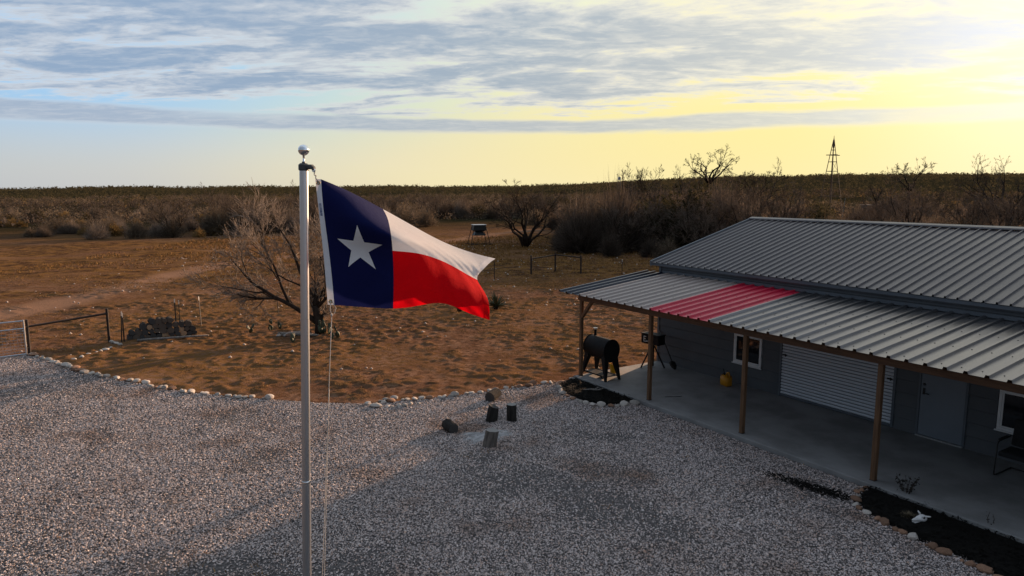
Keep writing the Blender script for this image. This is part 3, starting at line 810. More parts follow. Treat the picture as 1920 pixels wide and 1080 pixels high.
def cloth_mat(name, c, trans=.45, weave=900):
    m, t, b = new_mat(name)
    v = t.node('ShaderNodeTexCoord').outputs['Object']
    n = t.noise(v, 3.5, 4, .6); n2 = t.noise(v, 260.0, 2, .6)
    k = t.math('ADD', t.math('MULTIPLY', n, .16), .92)
    col = t.vmath('SCALE', tuple(c), scale=t.math('MULTIPLY', k, t.math('ADD', t.math('MULTIPLY', n2, .2), .9)))
    t.l.new(col, b.inputs['Base Color']); b.inputs['Roughness'].default_value = .9; b.inputs['Specular IOR Level'].default_value = .05
    b.inputs['Sheen Weight'].default_value = 0.0
    tr = t.node('ShaderNodeBsdfTranslucent'); t.l.new(col, tr.inputs['Color'])
    mx = t.node('ShaderNodeMixShader'); mx.inputs[0].default_value = trans
    t.l.new(b.outputs[0], mx.inputs[1]); t.l.new(tr.outputs[0], mx.inputs[2])
    t.l.new(mx.outputs[0], m.node_tree.nodes['Material Output'].inputs['Surface'])
    bp = t.node('ShaderNodeBump'); bp.inputs['Strength'].default_value = .45; bp.inputs['Distance'].default_value = .010
    t.l.new(t.math('ADD', t.noise(v, 14.0, 4, .6), t.math('MULTIPLY', n2, .2)), bp.inputs['Height']); t.l.new(bp.outputs[0], b.inputs['Normal']); t.l.new(bp.outputs[0], tr.inputs['Normal'])
    return m
M_FBLUE = cloth_mat('navy_bunting', (.008, .011, .062), .30)
M_FWHITE = cloth_mat('white_bunting', (.87, .85, .85), .60)
M_FRED = cloth_mat('red_bunting', (.66, .003, .008), .50)
M_CANVAS = cloth_mat('canvas_heading', (.70, .70, .73), .12)
M_STAR = cloth_mat('star_applique', (.86, .85, .86), .08)
FO = flag_points(np.array([0.0]), np.array([1.0]))[0]
flag = thing('flag', 'wind blown flag with a white star on blue beside white and red stripes', 'flag', FO)
def flag_patch(name, s0, s1, t0, t1, ns, nt, mat, parent, off=0.0):
    ss, tt = np.meshgrid(np.linspace(s0, s1, ns), np.linspace(t0, t1, nt))
    P = flag_points(ss.ravel(), tt.ravel()) - FO
    i = np.arange(ns * nt).reshape(nt, ns)
    F = np.stack([i[:-1, :-1], i[1:, :-1], i[1:, 1:], i[:-1, 1:]], -1).reshape(-1, 4)
    return link(name, np_mesh(name, P, F, mat, True), parent)
blue = flag_patch('blue_field', 0, .3333, 0, 1, 40, 90, M_FBLUE, flag)
white = flag_patch('white_stripe', .3333, 1, 0, .5, 80, 50, M_FWHITE, flag)
red = flag_patch('red_stripe', .3333, 1, .5, 1, 80, 50, M_FRED, flag)
flag_patch('fly_hem', .955, 1.0005, 0.001, .499, 8, 40, M_FWHITE, white).location = (0, -.003, .001)
flag_patch('fly_hem', .955, 1.0005, .501, .999, 8, 40, M_FRED, red).location = (0, -.003, .001)
# canvas heading along the hoist
TH = np.linspace(0, 1, 60)
e0 = flag_points(np.zeros(60), TH) - FO
hx = np.interp(TH, [0, .3, .65, 1], [591, 599, 607.5, 614.5]); hy = np.interp(TH, [0, .3, .65, 1], [335.5, 407, 487, 571])
e1 = np.array([np.array(at_depth(x, y, YP - .012)) for x, y in zip(hx, hy)]) - FO
mid_ = (e0 + e1) / 2 + np.array([0, -.004, 0])
P = np.concatenate([e1, mid_, e0 + np.array([0, -.001, 0])]); F = []
for k in range(2):
    for i in range(59): F.append((k * 60 + i, k * 60 + i + 1, (k + 1) * 60 + i + 1, (k + 1) * 60 + i))
head = link('heading', np_mesh('heading', P, np.array(F), M_CANVAS, True), flag)
# printed care tag and grommets on the heading
a0, a1 = mid_[11], mid_[17]; wv = Vector(e0[14] - e1[14]) * .22
tagm = MB().add([Vector(a0) - wv + Vector((0, -.003, 0)), Vector(a1) - wv + Vector((0, -.003, 0)), Vector(a1) + wv + Vector((0, -.003, 0)), Vector(a0) + wv + Vector((0, -.003, 0))], [(0, 1, 2, 3)])
tagm.build('printed_tag', pmat('tag_print', (.10, .12, .22), (.45, .46, .52), 60, .8), head)
M_BRASS = pmat('brass_grommet', (.52, .36, .16), (.40, .27, .12), 20, .35, 1.0)
GR = []
for k in (1, 58):
    c_ = Vector(mid_[k] + (mid_[3] - mid_[1]) * (.35 if k == 1 else -.35)) + Vector((0, -.003, 0)); GR.append(c_ + Vector(FO))
    MB().tube([c_ + Vector((math.cos(a_) * .0115, 0, math.sin(a_) * .0115)) for a_ in np.linspace(0, 2 * math.pi, 17)], .0038, 6, False).build('grommet', M_BRASS, head, smooth=True)
    MB().lathe([(.0085, 0), (.0085, .001)], 16, m=Matrix.Translation(c_ + Vector((0, .0005, 0))) @ Matrix.Rotation(math.pi / 2, 4, 'X')).build('grommet_eye', pmat('grommet_eye', (.75, .70, .58), None, 5, .8), head)
# star, appliqued on both faces
ns_ = 10; poly = []
c_s, c_t, rad_t = .172, .512, .198
for i in range(10):
    r_ = 1.0 if i % 2 == 0 else .382
    a_ = math.pi / 2 + i * math.pi / 5
    poly.append((c_s + r_ * math.cos(a_) * rad_t * .60, c_t - r_ * math.sin(a_) * rad_t))
bm = bmesh.new(); cv = bm.verts.new((c_s, c_t, 0)); rv = [bm.verts.new((x, y, 0)) for x, y in poly]
for i in range(10): bm.faces.new((cv, rv[i], rv[(i + 1) % 10]))
bmesh.ops.subdivide_edges(bm, edges=bm.edges[:], cuts=7, use_grid_fill=True)
bmesh.ops.triangulate(bm, faces=bm.faces[:])
bm.verts.index_update()
st = np.array([p.co[:2] for p in bm.verts]); sf = np.array([[q_.index for q_ in f.verts] for f in bm.faces]); bm.free()
d_ = 1e-3
Pc = flag_points(st[:, 0], st[:, 1]); Ps = flag_points(st[:, 0] + d_, st[:, 1]) - Pc; Pt = flag_points(st[:, 0], st[:, 1] + d_) - Pc
nrm = np.cross(Ps, Pt); nrm /= np.linalg.norm(nrm, axis=1)[:, None]
if nrm[:, 1].mean() > 0: nrm = -nrm
for sg in (1, -1):
    link('star', np_mesh('star', Pc + nrm * .0025 * sg - FO, sf if sg > 0 else sf[:, ::-1], M_STAR, True), blue)
# halyard: from the pulley through both grommets and down to the cleat
hal = thing('halyard', 'thin white rope hanging from the flag down along the pole', 'rope', p_base + Vector((.03, -.03, 0)))
hb = hal.location
pul = p_top + side * .094 + Vector((0, 0, -.012))
g0, g1 = GR
def tw(p0, p1, n=10, amp=.006):
    return [p0.lerp(p1, i / n) + Vector((amp * math.sin(i * 1.9), 0, amp * math.cos(i * 1.3))) * (0 if i in (0, n) else 1) for i in range(n + 1)]
MB().tube([p - hb for p in tw(pul, g0)], .0042, 6).build('top_lead', M_ROPE, hal, smooth=True)
k1 = at_depth(622, 591, YP - .03)
MB().tube([p - hb for p in (g1, at_depth(619, 582, YP - .02), k1)], .0030, 6).build('knot_strand', M_ROPE, hal, smooth=True)
MB().tube([p - hb for p in (g1 + Vector((.012, 0, 0)), at_depth(630, 578, YP - .02), at_depth(627, 588, YP - .02), k1)], .0026, 6).build('loop_strand', M_ROPE, hal, smooth=True)
MB().rock(k1 - hb, .010, 5, 2, 1.2).build('knot', M_ROPE, hal, smooth=True)
cleat = p_base + axis * 1.3 + Vector((.045, -.03, 0))
MB().tube([p - hb for p in (k1, at_depth(617, 720, YP - .035), at_depth(612.5, 900, YP - .035), at_depth(608, 1080, YP - .035), cleat)], .0030, 6).build('down_line', M_ROPE, hal, smooth=True)
r0 = at_depth(617.5, 730, YP - .03)
MB().tube([p - hb for p in (r0, at_depth(612, 860, YP - .03), at_depth(604, 1080, YP - .03), cleat + Vector((0, 0, .06)))], .0026, 6).build('return_line', M_ROPE, hal, smooth=True)
MB().bar(cleat - p_base + Vector((-.02, 0, -.07)), cleat - p_base + Vector((-.02, 0, .09)), .012, .016, .003).build('cleat', M_CAST, pole)
# ------------------------------------------------------------------ things on and round the porch (local frame: x along the wall, y towards it)
def bthing(name, label, cat, x, y, z=.10, rz=0.0, group=None):
    return thing(name, label, cat, b2w(x, y, z), BROT + rz, group)
M_SMOKER = pmat('black_enamel', (.007, .007, .008), (.012, .011, .011), 6, .62, .0, bump=.04, spec=.18)
M_STEEL = pmat('stainless_steel', (.55, .54, .52), (.45, .44, .43), 12, .3, 1.0)
g = bthing('pellet_smoker', 'black barrel smoker grill with chimney standing at the porch corner', 'grill', .40, .40)
RX = Matrix.Rotation(math.pi / 2, 4, 'Y')
drum = []
for i in range(33):      # barrel: round on top, tapering hopper bottom
    a_ = 2 * math.pi * i / 32
    y_, z_ = math.cos(a_) * .275, math.sin(a_) * .275
    z_ *= 1.08 if z_ > 0 else 1.15
    drum.append((y_, z_ + .84))
dm = MB(); n = 32
for x_ in (-.44, .44):
    for (y_, z_) in drum[:32]: dm.v.append((x_, y_, z_))
for j in range(n): dm.f.append((j, (j + 1) % n, n + (j + 1) % n, n + j))
dm.f.append(tuple(reversed(range(n)))); dm.f.append(tuple(range(n, 2 * n)))
body = dm.build('barrel', M_SMOKER, g, autosmooth=30)
for x_ in (-.445, .445):
    MB().tube([(x_, y_ * 1.02, .84 + (z_ - .84) * 1.02) for (y_, z_) in drum], .013, 6, False).build('end_rim', M_SMOKER, body, smooth=True)
MB().bbox(-.40, .40, .02, .05, 1.105, 1.118, .003).build('lid_hinge', M_STEEL, body)
MB().tube([(-.22, .27, .93), (-.22, .33, .95), (.22, .33, .95), (.22, .27, .93)], .012, 8).build('lid_handle', M_STEEL, body, smooth=True)
MB().lathe([(.042, 1.02), (.042, 1.30)], 18, (-.34, .06, 0)).build('chimney', M_SMOKER, body, autosmooth=40)
MB().lathe([(.030, 1.315), (.064, 1.315), (.064, 1.345), (.010, 1.352)], 18, (-.34, .06, 0)).build('chimney_cap', M_STEEL, body, autosmooth=40)
MB().tube([(-.45, -.02, .86), (-.55, -.04, .87), (-.66, -.08, .90)], .014, 8).build('side_handle', M_STEEL, body, smooth=True)
lm = lambda x0, y0, x1, y1: MB().bar((x0, y0, .66), (x1, y1, .06), .085, .10, .012)
for (sx, sy) in ((-1, -1), (1, -1), (1, 1), (-1, 1)):
    L = MB(); top = Vector((sx * .34, sy * .15, .72)); bot = Vector((sx * .50, sy * .25, .0 if sx > 0 else .06))
    for (p, w) in ((top, .17), (bot, .055)): L.v += [tuple(p + Vector((dx_ * w / 2, dy_ * w / 2, 0))) for dx_, dy_ in ((-1, -1), (1, -1), (1, 1), (-1, 1))]
    L.f += [(0, 1, 5, 4), (1, 2, 6, 5), (2, 3, 7, 6), (3, 0, 4, 7), (3, 2, 1, 0), (4, 5, 6, 7)]
    leg = L.build('leg', M_SMOKER, g)
    if sx < 0: MB().lathe([(.02, -.022), (.068, -.022), (.075, -.012), (.075, .012), (.068, .022), (.02, .022)], 20, m=Matrix.Translation(bot + Vector((-.01, sy * .04, .016))) @ Matrix.Rotation(math.pi / 2, 4, 'X')).build('wheel', M_BLACK, leg, autosmooth=40)
MB().bbox(-.44, .44, -.20, .20, .095, .115, .006).build('lower_shelf', M_SMOKER, g)
for y_ in (-.21, .21): MB().bar((-.48, y_, .105), (.48, y_, .105), .03, .04, .004).build('shelf_rail', M_SMOKER, g)
M_YEL = pmat('yellow_plastic', (.72, .40, .015), (.62, .33, .012), 6, .42)
yb = bthing('grease_bucket', 'small bright yellow pail behind the barrel smoker', 'bucket', .30, .95)
MB().lathe([(.075, 0), (.09, .02), (.105, .27), (.110, .275), (.110, .285), (.098, .285), (.08, .03)], 22).build('pail', M_YEL, yb, autosmooth=40)
MB().tube([(math.cos(a_) * .10, 0, .20 + math.sin(a_) * .08) for a_ in np.linspace(0, math.pi, 11)], .004, 6).build('bail', M_STEEL, yb, smooth=True)

s_ = bthing('tripod_stove', 'black box stove on splayed legs beside the building corner', 'stove', .36, 2.42, rz=math.radians(6))
bx_ = MB().bbox(-.33, .33, -.16, .16, .70, .98, .02).build('stove_box', M_SMOKER, s_)
MB().bbox(-.34, .34, -.17, .17, .981, 1.01, .008).build('lid', M_SMOKER, s_)
MB().bbox(-.03, .03, -.205, -.162, .76, .82, .012).bbox(-.10, -.055, -.19, -.162, .775, .80, .006).build('control_knob', M_STEEL, bx_)
M_MARK = pmat('pale_lettering', (.62, .60, .56), (.50, .48, .46), 30, .7)
fm_ = MB()
for (y0, y1, z0, z1) in ((-.045, -.020, .76, .93), (-.019, .05, .905, .93), (-.019, .035, .834, .857), (-.019, .05, .76, .785)):
    fm_.bbox(-.2 + y0 + .02, -.2 + y1 + .02, -.166, -.161, z0, z1, .001)
fm_.build('letter_e', M_MARK, bx_)
MB().tube([(0, 0, .70), (0, 0, .03)], .045, 14).build('column', M_SMOKER, s_, autosmooth=40)
for (x1, y1) in ((-.10, -.40), (.38, .10), (-.30, .34)):
    MB().bar((x1 * .12, y1 * .12, .64), (x1, y1, .012), .036, .036, .004).build('leg', M_SMOKER, s_)

sh = bthing('shovel', 'long handled black shovel leaning against the porch wall', 'shovel', .98, 2.74)
tip = Vector((0, 0, .0)); d_ = Vector((-.95, .30, .93)).normalized()
MB().tube([tip + d_ * .30, tip + d_ * 1.42], .017, 8).build('handle', M_BLACK, sh, smooth=True)
bl = MB(); wv = Vector((d_.y, -d_.x, 0)).normalized(); up = d_.cross(wv)
prof = [(0.0, .02), (.06, .075), (.16, .105), (.27, .100), (.30, .03)]
for (l, w) in prof: bl.v += [tuple(d_ * l - wv * w + up * .02 + Vector((0, 0, .012))), tuple(d_ * l + Vector((0, 0, .004))), tuple(d_ * l + wv * w + up * .02 + Vector((0, 0, .012)))]
for i in range(4): bl.f += [(3 * i, 3 * i + 1, 3 * i + 4, 3 * i + 3), (3 * i + 1, 3 * i + 2, 3 * i + 5, 3 * i + 4)]
o = bl.build('blade', M_BLACK, sh, smooth=True); o.modifiers.new('thick', 'SOLIDIFY').thickness = .004

can = bthing('fuel_can', 'yellow plastic fuel can with black spout by the wall', 'fuel can', 2.92, 2.66, rz=math.radians(-12))
M_CAN = pmat('amber_plastic', (.56, .24, .008), (.48, .20, .006), 5, .45)
cb_ = MB().bbox(-.15, .15, -.105, .105, 0, .27, .035); cb_.bbox(-.13, .13, -.09, .09, .265, .285, .008)
body = cb_.build('can_body', M_CAN, can, autosmooth=50)
MB().tube([(.02, 0, .27), (.03, 0, .36), (.10, 0, .385), (.135, 0, .30), (.135, 0, .26)], .022, 10).build('handle', M_CAN, body, smooth=True)
MB().tube([(-.09, 0, .275), (-.09, 0, .315)], .034, 14).tube([(-.09, 0, .315), (-.125, 0, .40), (-.15, 0, .43)], [.018, .014, .012], 10).build('spout', M_BLACK, body, autosmooth=40)

M_FAB = pmat('black_upholstery', (.014, .014, .016), (.022, .022, .024), 30, .9, bump=.3, bscale=200)
ch = bthing('office_chair', 'black padded sled base armchair in front of the right window', 'chair', 9.92, 2.05)
def cushion(x0, x1, y0, y1, z0, z1, m=None):
    bm = bmesh.new(); bmesh.ops.create_cube(bm, size=1.0)
    for p in bm.verts: p.co = Vector(((x0 + x1) / 2 + p.co.x * (x1 - x0), (y0 + y1) / 2 + p.co.y * (y1 - y0), (z0 + z1) / 2 + p.co.z * (z1 - z0)))
    bmesh.ops.bevel(bm, geom=bm.edges[:], offset=min(x1 - x0, y1 - y0, z1 - z0) * .42, segments=4, profile=.5, affect='EDGES')
    bm.verts.index_update(); mb = MB(); vs = [p.co.copy() for p in bm.verts]
    if m is not None: vs = [m @ p for p in vs]
    mb.add(vs, [[q_.index for q_ in f.verts] for f in bm.faces]); bm.free(); return mb
cushion(-.25, .25, -.02, .48, .40, .50).build('seat', M_FAB, ch, smooth=True)
cushion(-.25, .25, -.04, .05, 0, .50, Matrix.Translation((0, .52, .50)) @ Matrix.Rotation(math.radians(-12), 4, 'X')).build('backrest', M_FAB, ch, smooth=True)
for sx in (-1, 1):
    x_ = sx * .275
    MB().tube([(x_, .66, .014), (x_, .06, .014), (x_, .0, .03), (x_, -.02, .08), (x_, .02, .60), (x_, .05, .645), (x_, .10, .66), (x_, .48, .66), (x_, .55, .67)], .0135, 8).build('side_frame', M_BLACK, ch, smooth=True)
    cushion(x_ - .03, x_ + .03, .08, .42, .665, .70).build('armrest', M_FAB, ch, smooth=True)
for y_, z_ in ((.08, .395), (.42, .395)): MB().tube([(-.275, y_, z_), (.275, y_, z_)], .012, 8).build('cross_bar', M_BLACK, ch, smooth=True)
MB().tube([(-.275, .66, .014), (.275, .66, .014)], .0135, 8).build('rear_bar', M_BLACK, ch, smooth=True)
co = bthing('cable', 'thin dark cable lying curved on the porch slab', 'cable', 2.8, .5)
MB().tube([(0, 0, .006), (.05, .12, .006), (.12, .22, .006), (.17, .33, .006), (.19, .42, .006)], .006, 6).build('cord', M_BLACK, co, smooth=True)

# ------------------------------------------------------------------ planting beds with rock borders
M_MULCH = pmat('black_mulch', (.006, .0055, .005), (.014, .012, .010), 30, .95, bump=.9, bscale=60, spec=.1)
M_ROCKW = pmat('pale_limestone', (.50, .45, .40), (.32, .27, .23), 9, .9, bump=.4, bscale=30, vary=.6)
M_ROCKR = pmat('rusty_sandstone', (.30, .165, .10), (.20, .11, .07), 9, .9, bump=.4, bscale=30, vary=.8)
rock_meshes = {}
for key, mt in (('w', M_ROCKW), ('r', M_ROCKR)):
    rock_meshes[key] = [MB().rock((0, 0, 0), 1.0, 40 + i, 2, .68).mesh('stone', mt, False) for i in range(8)]
    for me_ in rock_meshes[key]: me_.shade_smooth(); me_.set_sharp_from_angle(angle=math.radians(28))
def rock_line(parent, pxs, spacing, size, keys='w', seed=1, jitter=.05, z0=0.0, skip=0.0, rowz=None):
    rg = random.Random(seed); P_ = [gp(x, y) for x, y in pxs]; base = parent.location
    acc = 0.0; total = sum((P_[i + 1] - P_[i]).length for i in range(len(P_) - 1)); d = 0.0
    while d < total:
        r = size * rg.choice((.55, .7, .8, .9, 1.0, 1.1, 1.35)); rem = d; i = 0
        while i < len(P_) - 2 and rem > (P_[i + 1] - P_[i]).length: rem -= (P_[i + 1] - P_[i]).length; i += 1
        p = P_[i].lerp(P_[i + 1], min(1, rem / max((P_[i + 1] - P_[i]).length, 1e-6))) + Vector((rg.uniform(-jitter, jitter), rg.uniform(-jitter, jitter), 0))
        if rg.random() > skip:
            o = link('stone', rg.choice(rock_meshes[rg.choice(keys)]), parent, (p.x - base.x, p.y - base.y, z0 + r * .42), (rg.uniform(-.15, .15), rg.uniform(-.15, .15), rg.uniform(0, 6.28)))
            o.scale = (r * rg.uniform(.95, 1.3), r * rg.uniform(.75, 1.0), r * rg.uniform(.7, 1.0))
        d += r * spacing * rg.uniform(.85, 1.2)
def edging(name, label, px0): return thing(name, label, 'rock border', gp(*px0))
e1 = edging('rock_edging', 'line of pale rocks edging the gravel from gate post to flagpole', (58, 665))
rock_line(e1, edge_px[2:9], 2.0, .098, 'wwwr', 3, .06, skip=.08)
e2 = edging('rock_edging', 'line of pale rocks between gravel and red soil up to the porch bed', (690, 758))
rock_line(e2, [(692, 759), (760, 752), (850, 743), (950, 730), (1048, 716)], 1.95, .098, 'wwwr', 5, .05, skip=.05)
rock_line(e2, [(705, 763), (745, 764), (790, 756)], 2.0, .10, 'w', 6, .05)
rock_line(e2, [(715, 753), (755, 748)], 2.6, .09, 'w', 8, .05)
e3 = edging('rock_edging', 'short broken row of pale rocks near the far pipe fence post', (150, 672))
rock_line(e3, [(138, 675), (165, 667), (200, 657), (224, 648), (208, 641)], 2.6, .10, 'w', 9, .05, skip=.12)
def mulch_bed(name, label, pxs, seed):
    P_ = [gp(x, y) for x, y in pxs]; c = sum(P_, Vector()) / len(P_)
    root = thing(name, label, 'planting bed', c)
    poly = [(p.x, p.y) for p in P_]
    xs = np.arange(min(p[0] for p in poly), max(p[0] for p in poly), .05); ys = np.arange(min(p[1] for p in poly), max(p[1] for p in poly), .05)
    bm = bmesh.new(); vs = [bm.verts.new((p[0] - c.x, p[1] - c.y, .006)) for p in poly]
    f = bm.faces.new(vs); bmesh.ops.triangulate(bm, faces=[f]); bmesh.ops.subdivide_edges(bm, edges=bm.edges[:], cuts=5, use_grid_fill=True)
    for p in bm.verts:
        if not p.is_boundary: p.co.z = .03 + .05 * float(fbm(p.co.x * 4, p.co.y * 4, 3, seed))
    for f in bm.faces:
        if f.normal.z < 0: f.normal_flip()
    me = bpy.data.meshes.new('mulch'); bm.to_mesh(me); bm.free(); me.materials.append(M_MULCH); me.shade_smooth()
    link('mulch', me, root)
    rg_ = np.random.default_rng(seed); N = 6000
    cx_, cy_ = rg_.uniform(xs[0], xs[-1], N), rg_.uniform(ys[0], ys[-1], N); k = in_poly(cx_, cy_, poly); cx_, cy_ = cx_[k], cy_[k]; n = len(cx_)
    a_ = rg_.uniform(0, 6.28, n); l = rg_.uniform(.015, .05, n); w = rg_.uniform(.006, .014, n); z_ = rg_.uniform(.02, .085, n); tl = rg_.normal(0, .35, n)
    dx_, dy_ = np.cos(a_), np.sin(a_)
    q4 = [(-1, -1), (1, -1), (1, 1), (-1, 1)]
    P = np.stack([np.stack([cx_ - c.x + dx_ * l * i - dy_ * w * j, cy_ - c.y + dy_ * l * i + dx_ * w * j, z_ + tl * l * i], -1) for i, j in q4], 1).reshape(-1, 3)
    o = link('bark_chips', np_mesh('bark_chips', P, np.arange(len(P)).reshape(-1, 4), M_MULCH), root); o['kind'] = 'stuff'
    return root
bed1 = mulch_bed('planting_bed', 'black mulch bed beside the porch corner post ringed with pale rocks', [(1052, 722), (1068, 713), (1086, 709), (1208, 755), (1185, 758), (1140, 760), (1105, 756), (1075, 746), (1056, 736)], 5)
rock_line(bed1, [(1082, 711), (1060, 716), (1048, 726), (1056, 739), (1075, 750), (1105, 760), (1140, 763), (1180, 761), (1203, 756)], 2.1, .095, 'wwwr', 12, .02)
p4 = [(1635, 912), (1920, 1018), (2160, 1110), (2060, 1190), (1880, 1090), (1840, 1066), (1790, 1044), (1735, 1020), (1680, 992), (1632, 968), (1612, 948), (1612, 926)]
bed2 = mulch_bed('planting_bed', 'long black mulch bed along the porch slab edged with rusty rocks', p4, 8)
rock_line(bed2, [(1628, 912), (1608, 926), (1603, 946), (1618, 962), (1665, 986), (1730, 1020), (1790, 1048), (1840, 1068), (1900, 1102)], 2.2, .072, 'rrrw', 15, .025)
rs_ = np.random.default_rng(31); N = 900; pc = gp(1525, 916); ex = gp(1595, 938) - pc; ex.normalize()
aa, bb = rs_.normal(0, .42, N), rs_.normal(0, .09, N)
cx_ = pc.x + ex.x * aa - ex.y * bb; cy_ = pc.y + ex.y * aa + ex.x * bb; an_ = rs_.uniform(0, 6.28, N); l_ = rs_.uniform(.012, .035, N); w_ = rs_.uniform(.006, .014, N)
P = np.stack([np.stack([cx_ + np.cos(an_) * l_ * i - np.sin(an_) * w_ * j, cy_ + np.sin(an_) * l_ * i + np.cos(an_) * w_ * j, rs_.uniform(.018, .034, N)], -1) for i, j in ((-1, -1), (1, -1), (1, 1), (-1, 1))], 1).reshape(-1, 3)
tag(link('mulch_spill', np_mesh('mulch_spill', P, np.arange(len(P)).reshape(-1, 4), M_MULCH)), 'streak of black mulch spilled on the gravel beside the long bed', 'mulch', kind='stuff')
# plants, skull and driftwood in the beds
M_STEM = pmat('dry_stems', (.040, .026, .018), (.025, .016, .012), 10, .9)
M_DLEAF = pmat('dark_leaves', (.016, .014, .012), (.028, .022, .016), 6, .7)
def leafy(name, label, cat, loc, h, n, nl, spread, ls, seed):
    rg = random.Random(seed); root = thing(name, label, cat, loc); st_ = MB(); lf = MB()
    for i in range(n):
        a_ = rg.uniform(0, 6.28); b_ = Vector((math.cos(a_) * .02, math.sin(a_) * .02, 0)); tp = Vector((math.cos(a_) * spread * rg.uniform(.3, 1), math.sin(a_) * spread * rg.uniform(.3, 1), h * rg.uniform(.65, 1)))
        pts_ = [b_, b_.lerp(tp, .5) + Vector((rg.uniform(-.03, .03), rg.uniform(-.03, .03), .05)), tp]
        st_.tube(pts_, [.007, .005, .003], 5)
        for k in range(nl):
            f_ = rg.uniform(.35, 1); p = b_.lerp(tp, f_) + Vector((rg.uniform(-.05, .05), rg.uniform(-.05, .05), rg.uniform(-.02, .04)))
            d = Vector((rg.uniform(-1, 1), rg.uniform(-1, 1), rg.uniform(-.6, .5))).normalized(); w = d.cross(Vector((rg.uniform(-1, 1), rg.uniform(-1, 1), rg.uniform(-1, 1)))).normalized()
            l = ls * rg.uniform(.6, 1.2)
            lf.add([p, p + d * l * .5 + w * l * .28, p + d * l, p + d * l * .5 - w * l * .28], [(0, 1, 2, 3)])
    st_.build('stem', M_STEM, root); lf.build('foliage', M_DLEAF, root); return root
c0 = gp(1698, 934)
leafy('bush', 'small dark leafy bush in the long mulch bed', 'bush', c0, .42, 9, 9, .26, .065, 4)
leafy('seedling', 'thin lone seedling standing in the long mulch bed near the chair', 'seedling', gp(1856, 992), .30, 2, 7, .04, .035, 9)
M_TAN = pmat('tan_grass', (.17, .13, .08), (.10, .075, .045), 20, .9)
def tuft(name, label, loc, r, n, seed, mat, h=1.0, w=.004):
    rg = random.Random(seed); root = thing(name, label, 'grass clump', loc); mb = MB()
    for i in range(n):
        a_ = rg.uniform(0, 6.28); el = rg.uniform(.15, 1.4); l = r * rg.uniform(.7, 1.15); d = Vector((math.cos(a_) * math.cos(el), math.sin(a_) * math.cos(el), math.sin(el) * h))
        s_ = Vector((-math.sin(a_), math.cos(a_), 0)) * w; p1 = d * l * .6; p2 = d * l + Vector((math.cos(a_), math.sin(a_), 0)) * l * .12 - Vector((0, 0, l * .18))
        mb.add([-s_, s_, p1 + s_, p1 - s_, p2], [(0, 1, 2, 3), (3, 2, 4)])
    mb.build('blades', mat, root); return root
tuft('grass_clump', 'round tan grass clump beside the skull in the mulch', gp(1703, 975), .17, 260, 3, M_TAN)
M_BONE = pmat('bleached_bone', (.70, .68, .66), (.55, .52, .50), 14, .8, bump=.3, bscale=40)
skp = gp(1722, 984); sk = thing('animal_skull', 'white bleached animal skull lying on the black mulch', 'skull', skp + Vector((0, 0, .05)), math.radians(20))
bm = bmesh.new(); bmesh.ops.create_icosphere(bm, subdivisions=3, radius=1.0)
for p in bm.verts:       # cranium tapering into a muzzle along -x
    x, y, z_ = p.co; f_ = (x + 1) / 2
    w = .034 + .050 * sstep(.25, .8, f_); h_ = .026 + .042 * sstep(.3, .85, f_)
    p.co = Vector((x * .15, y * w, z_ * h_ + .055))
    for sy in (-1, 1):
        dd = (p.co - Vector((.045, sy * .060, .085))).length
        if dd < .036: p.co.y -= sy * (.036 - dd) * .9
bm.verts.index_update(); mb = MB().add([p.co.copy() for p in bm.verts], [[q_.index for q_ in f.verts] for f in bm.faces]); bm.free()
cr = mb.build('cranium', M_BONE, sk, smooth=True)
for sy in (-1, 1):
    MB().tube([(.085, sy * .055, .10), (.10, sy * .10, .115), (.115, sy * .115, .12)], [.016, .011, .006], 8).build('horn_core', M_BONE, sk, smooth=True)
    MB().lathe([(.002, -.002), (.020, 0), (.017, .006), (.004, .009)], 14, m=Matrix.Translation((.040, sy * .060, .088)) @ Matrix.Rotation(-sy * math.pi / 2, 4, 'X')).build('eye_socket', M_BLACK, cr)
MB().bbox(-.12, .03, -.030, .030, .004, .026, .008).build('jaw', M_BONE, sk)
dp = gp(1115, 737); dw = thing('dry_branch', 'grey dry branch lying on the mulch at the porch corner', 'branch', dp + Vector((0, 0, .07)))
M_GREYW = pmat('grey_weathered_wood', (.26, .23, .20), (.15, .13, .115), 6, .9, bump=.4, bscale=30, stretch=(3, 3, 1))
MB().tube([(-.30, .06, .0), (-.10, .02, .03), (.08, -.02, .02), (.22, .02, .05)], [.012, .02, .026, .012], 7).tube([(.0, 0, .03), (.10, .10, .06), (.15, .16, .04)], [.018, .014, .006], 7).tube([(.06, -.01, .02), (.16, -.10, .05)], [.016, .006], 7).build('limb', M_GREYW, dw, smooth=True)
leafy('seedling', 'dry weed standing at the foot of the corner porch post', 'weed', gp(1090, 726), .22, 5, 4, .10, .04, 19)

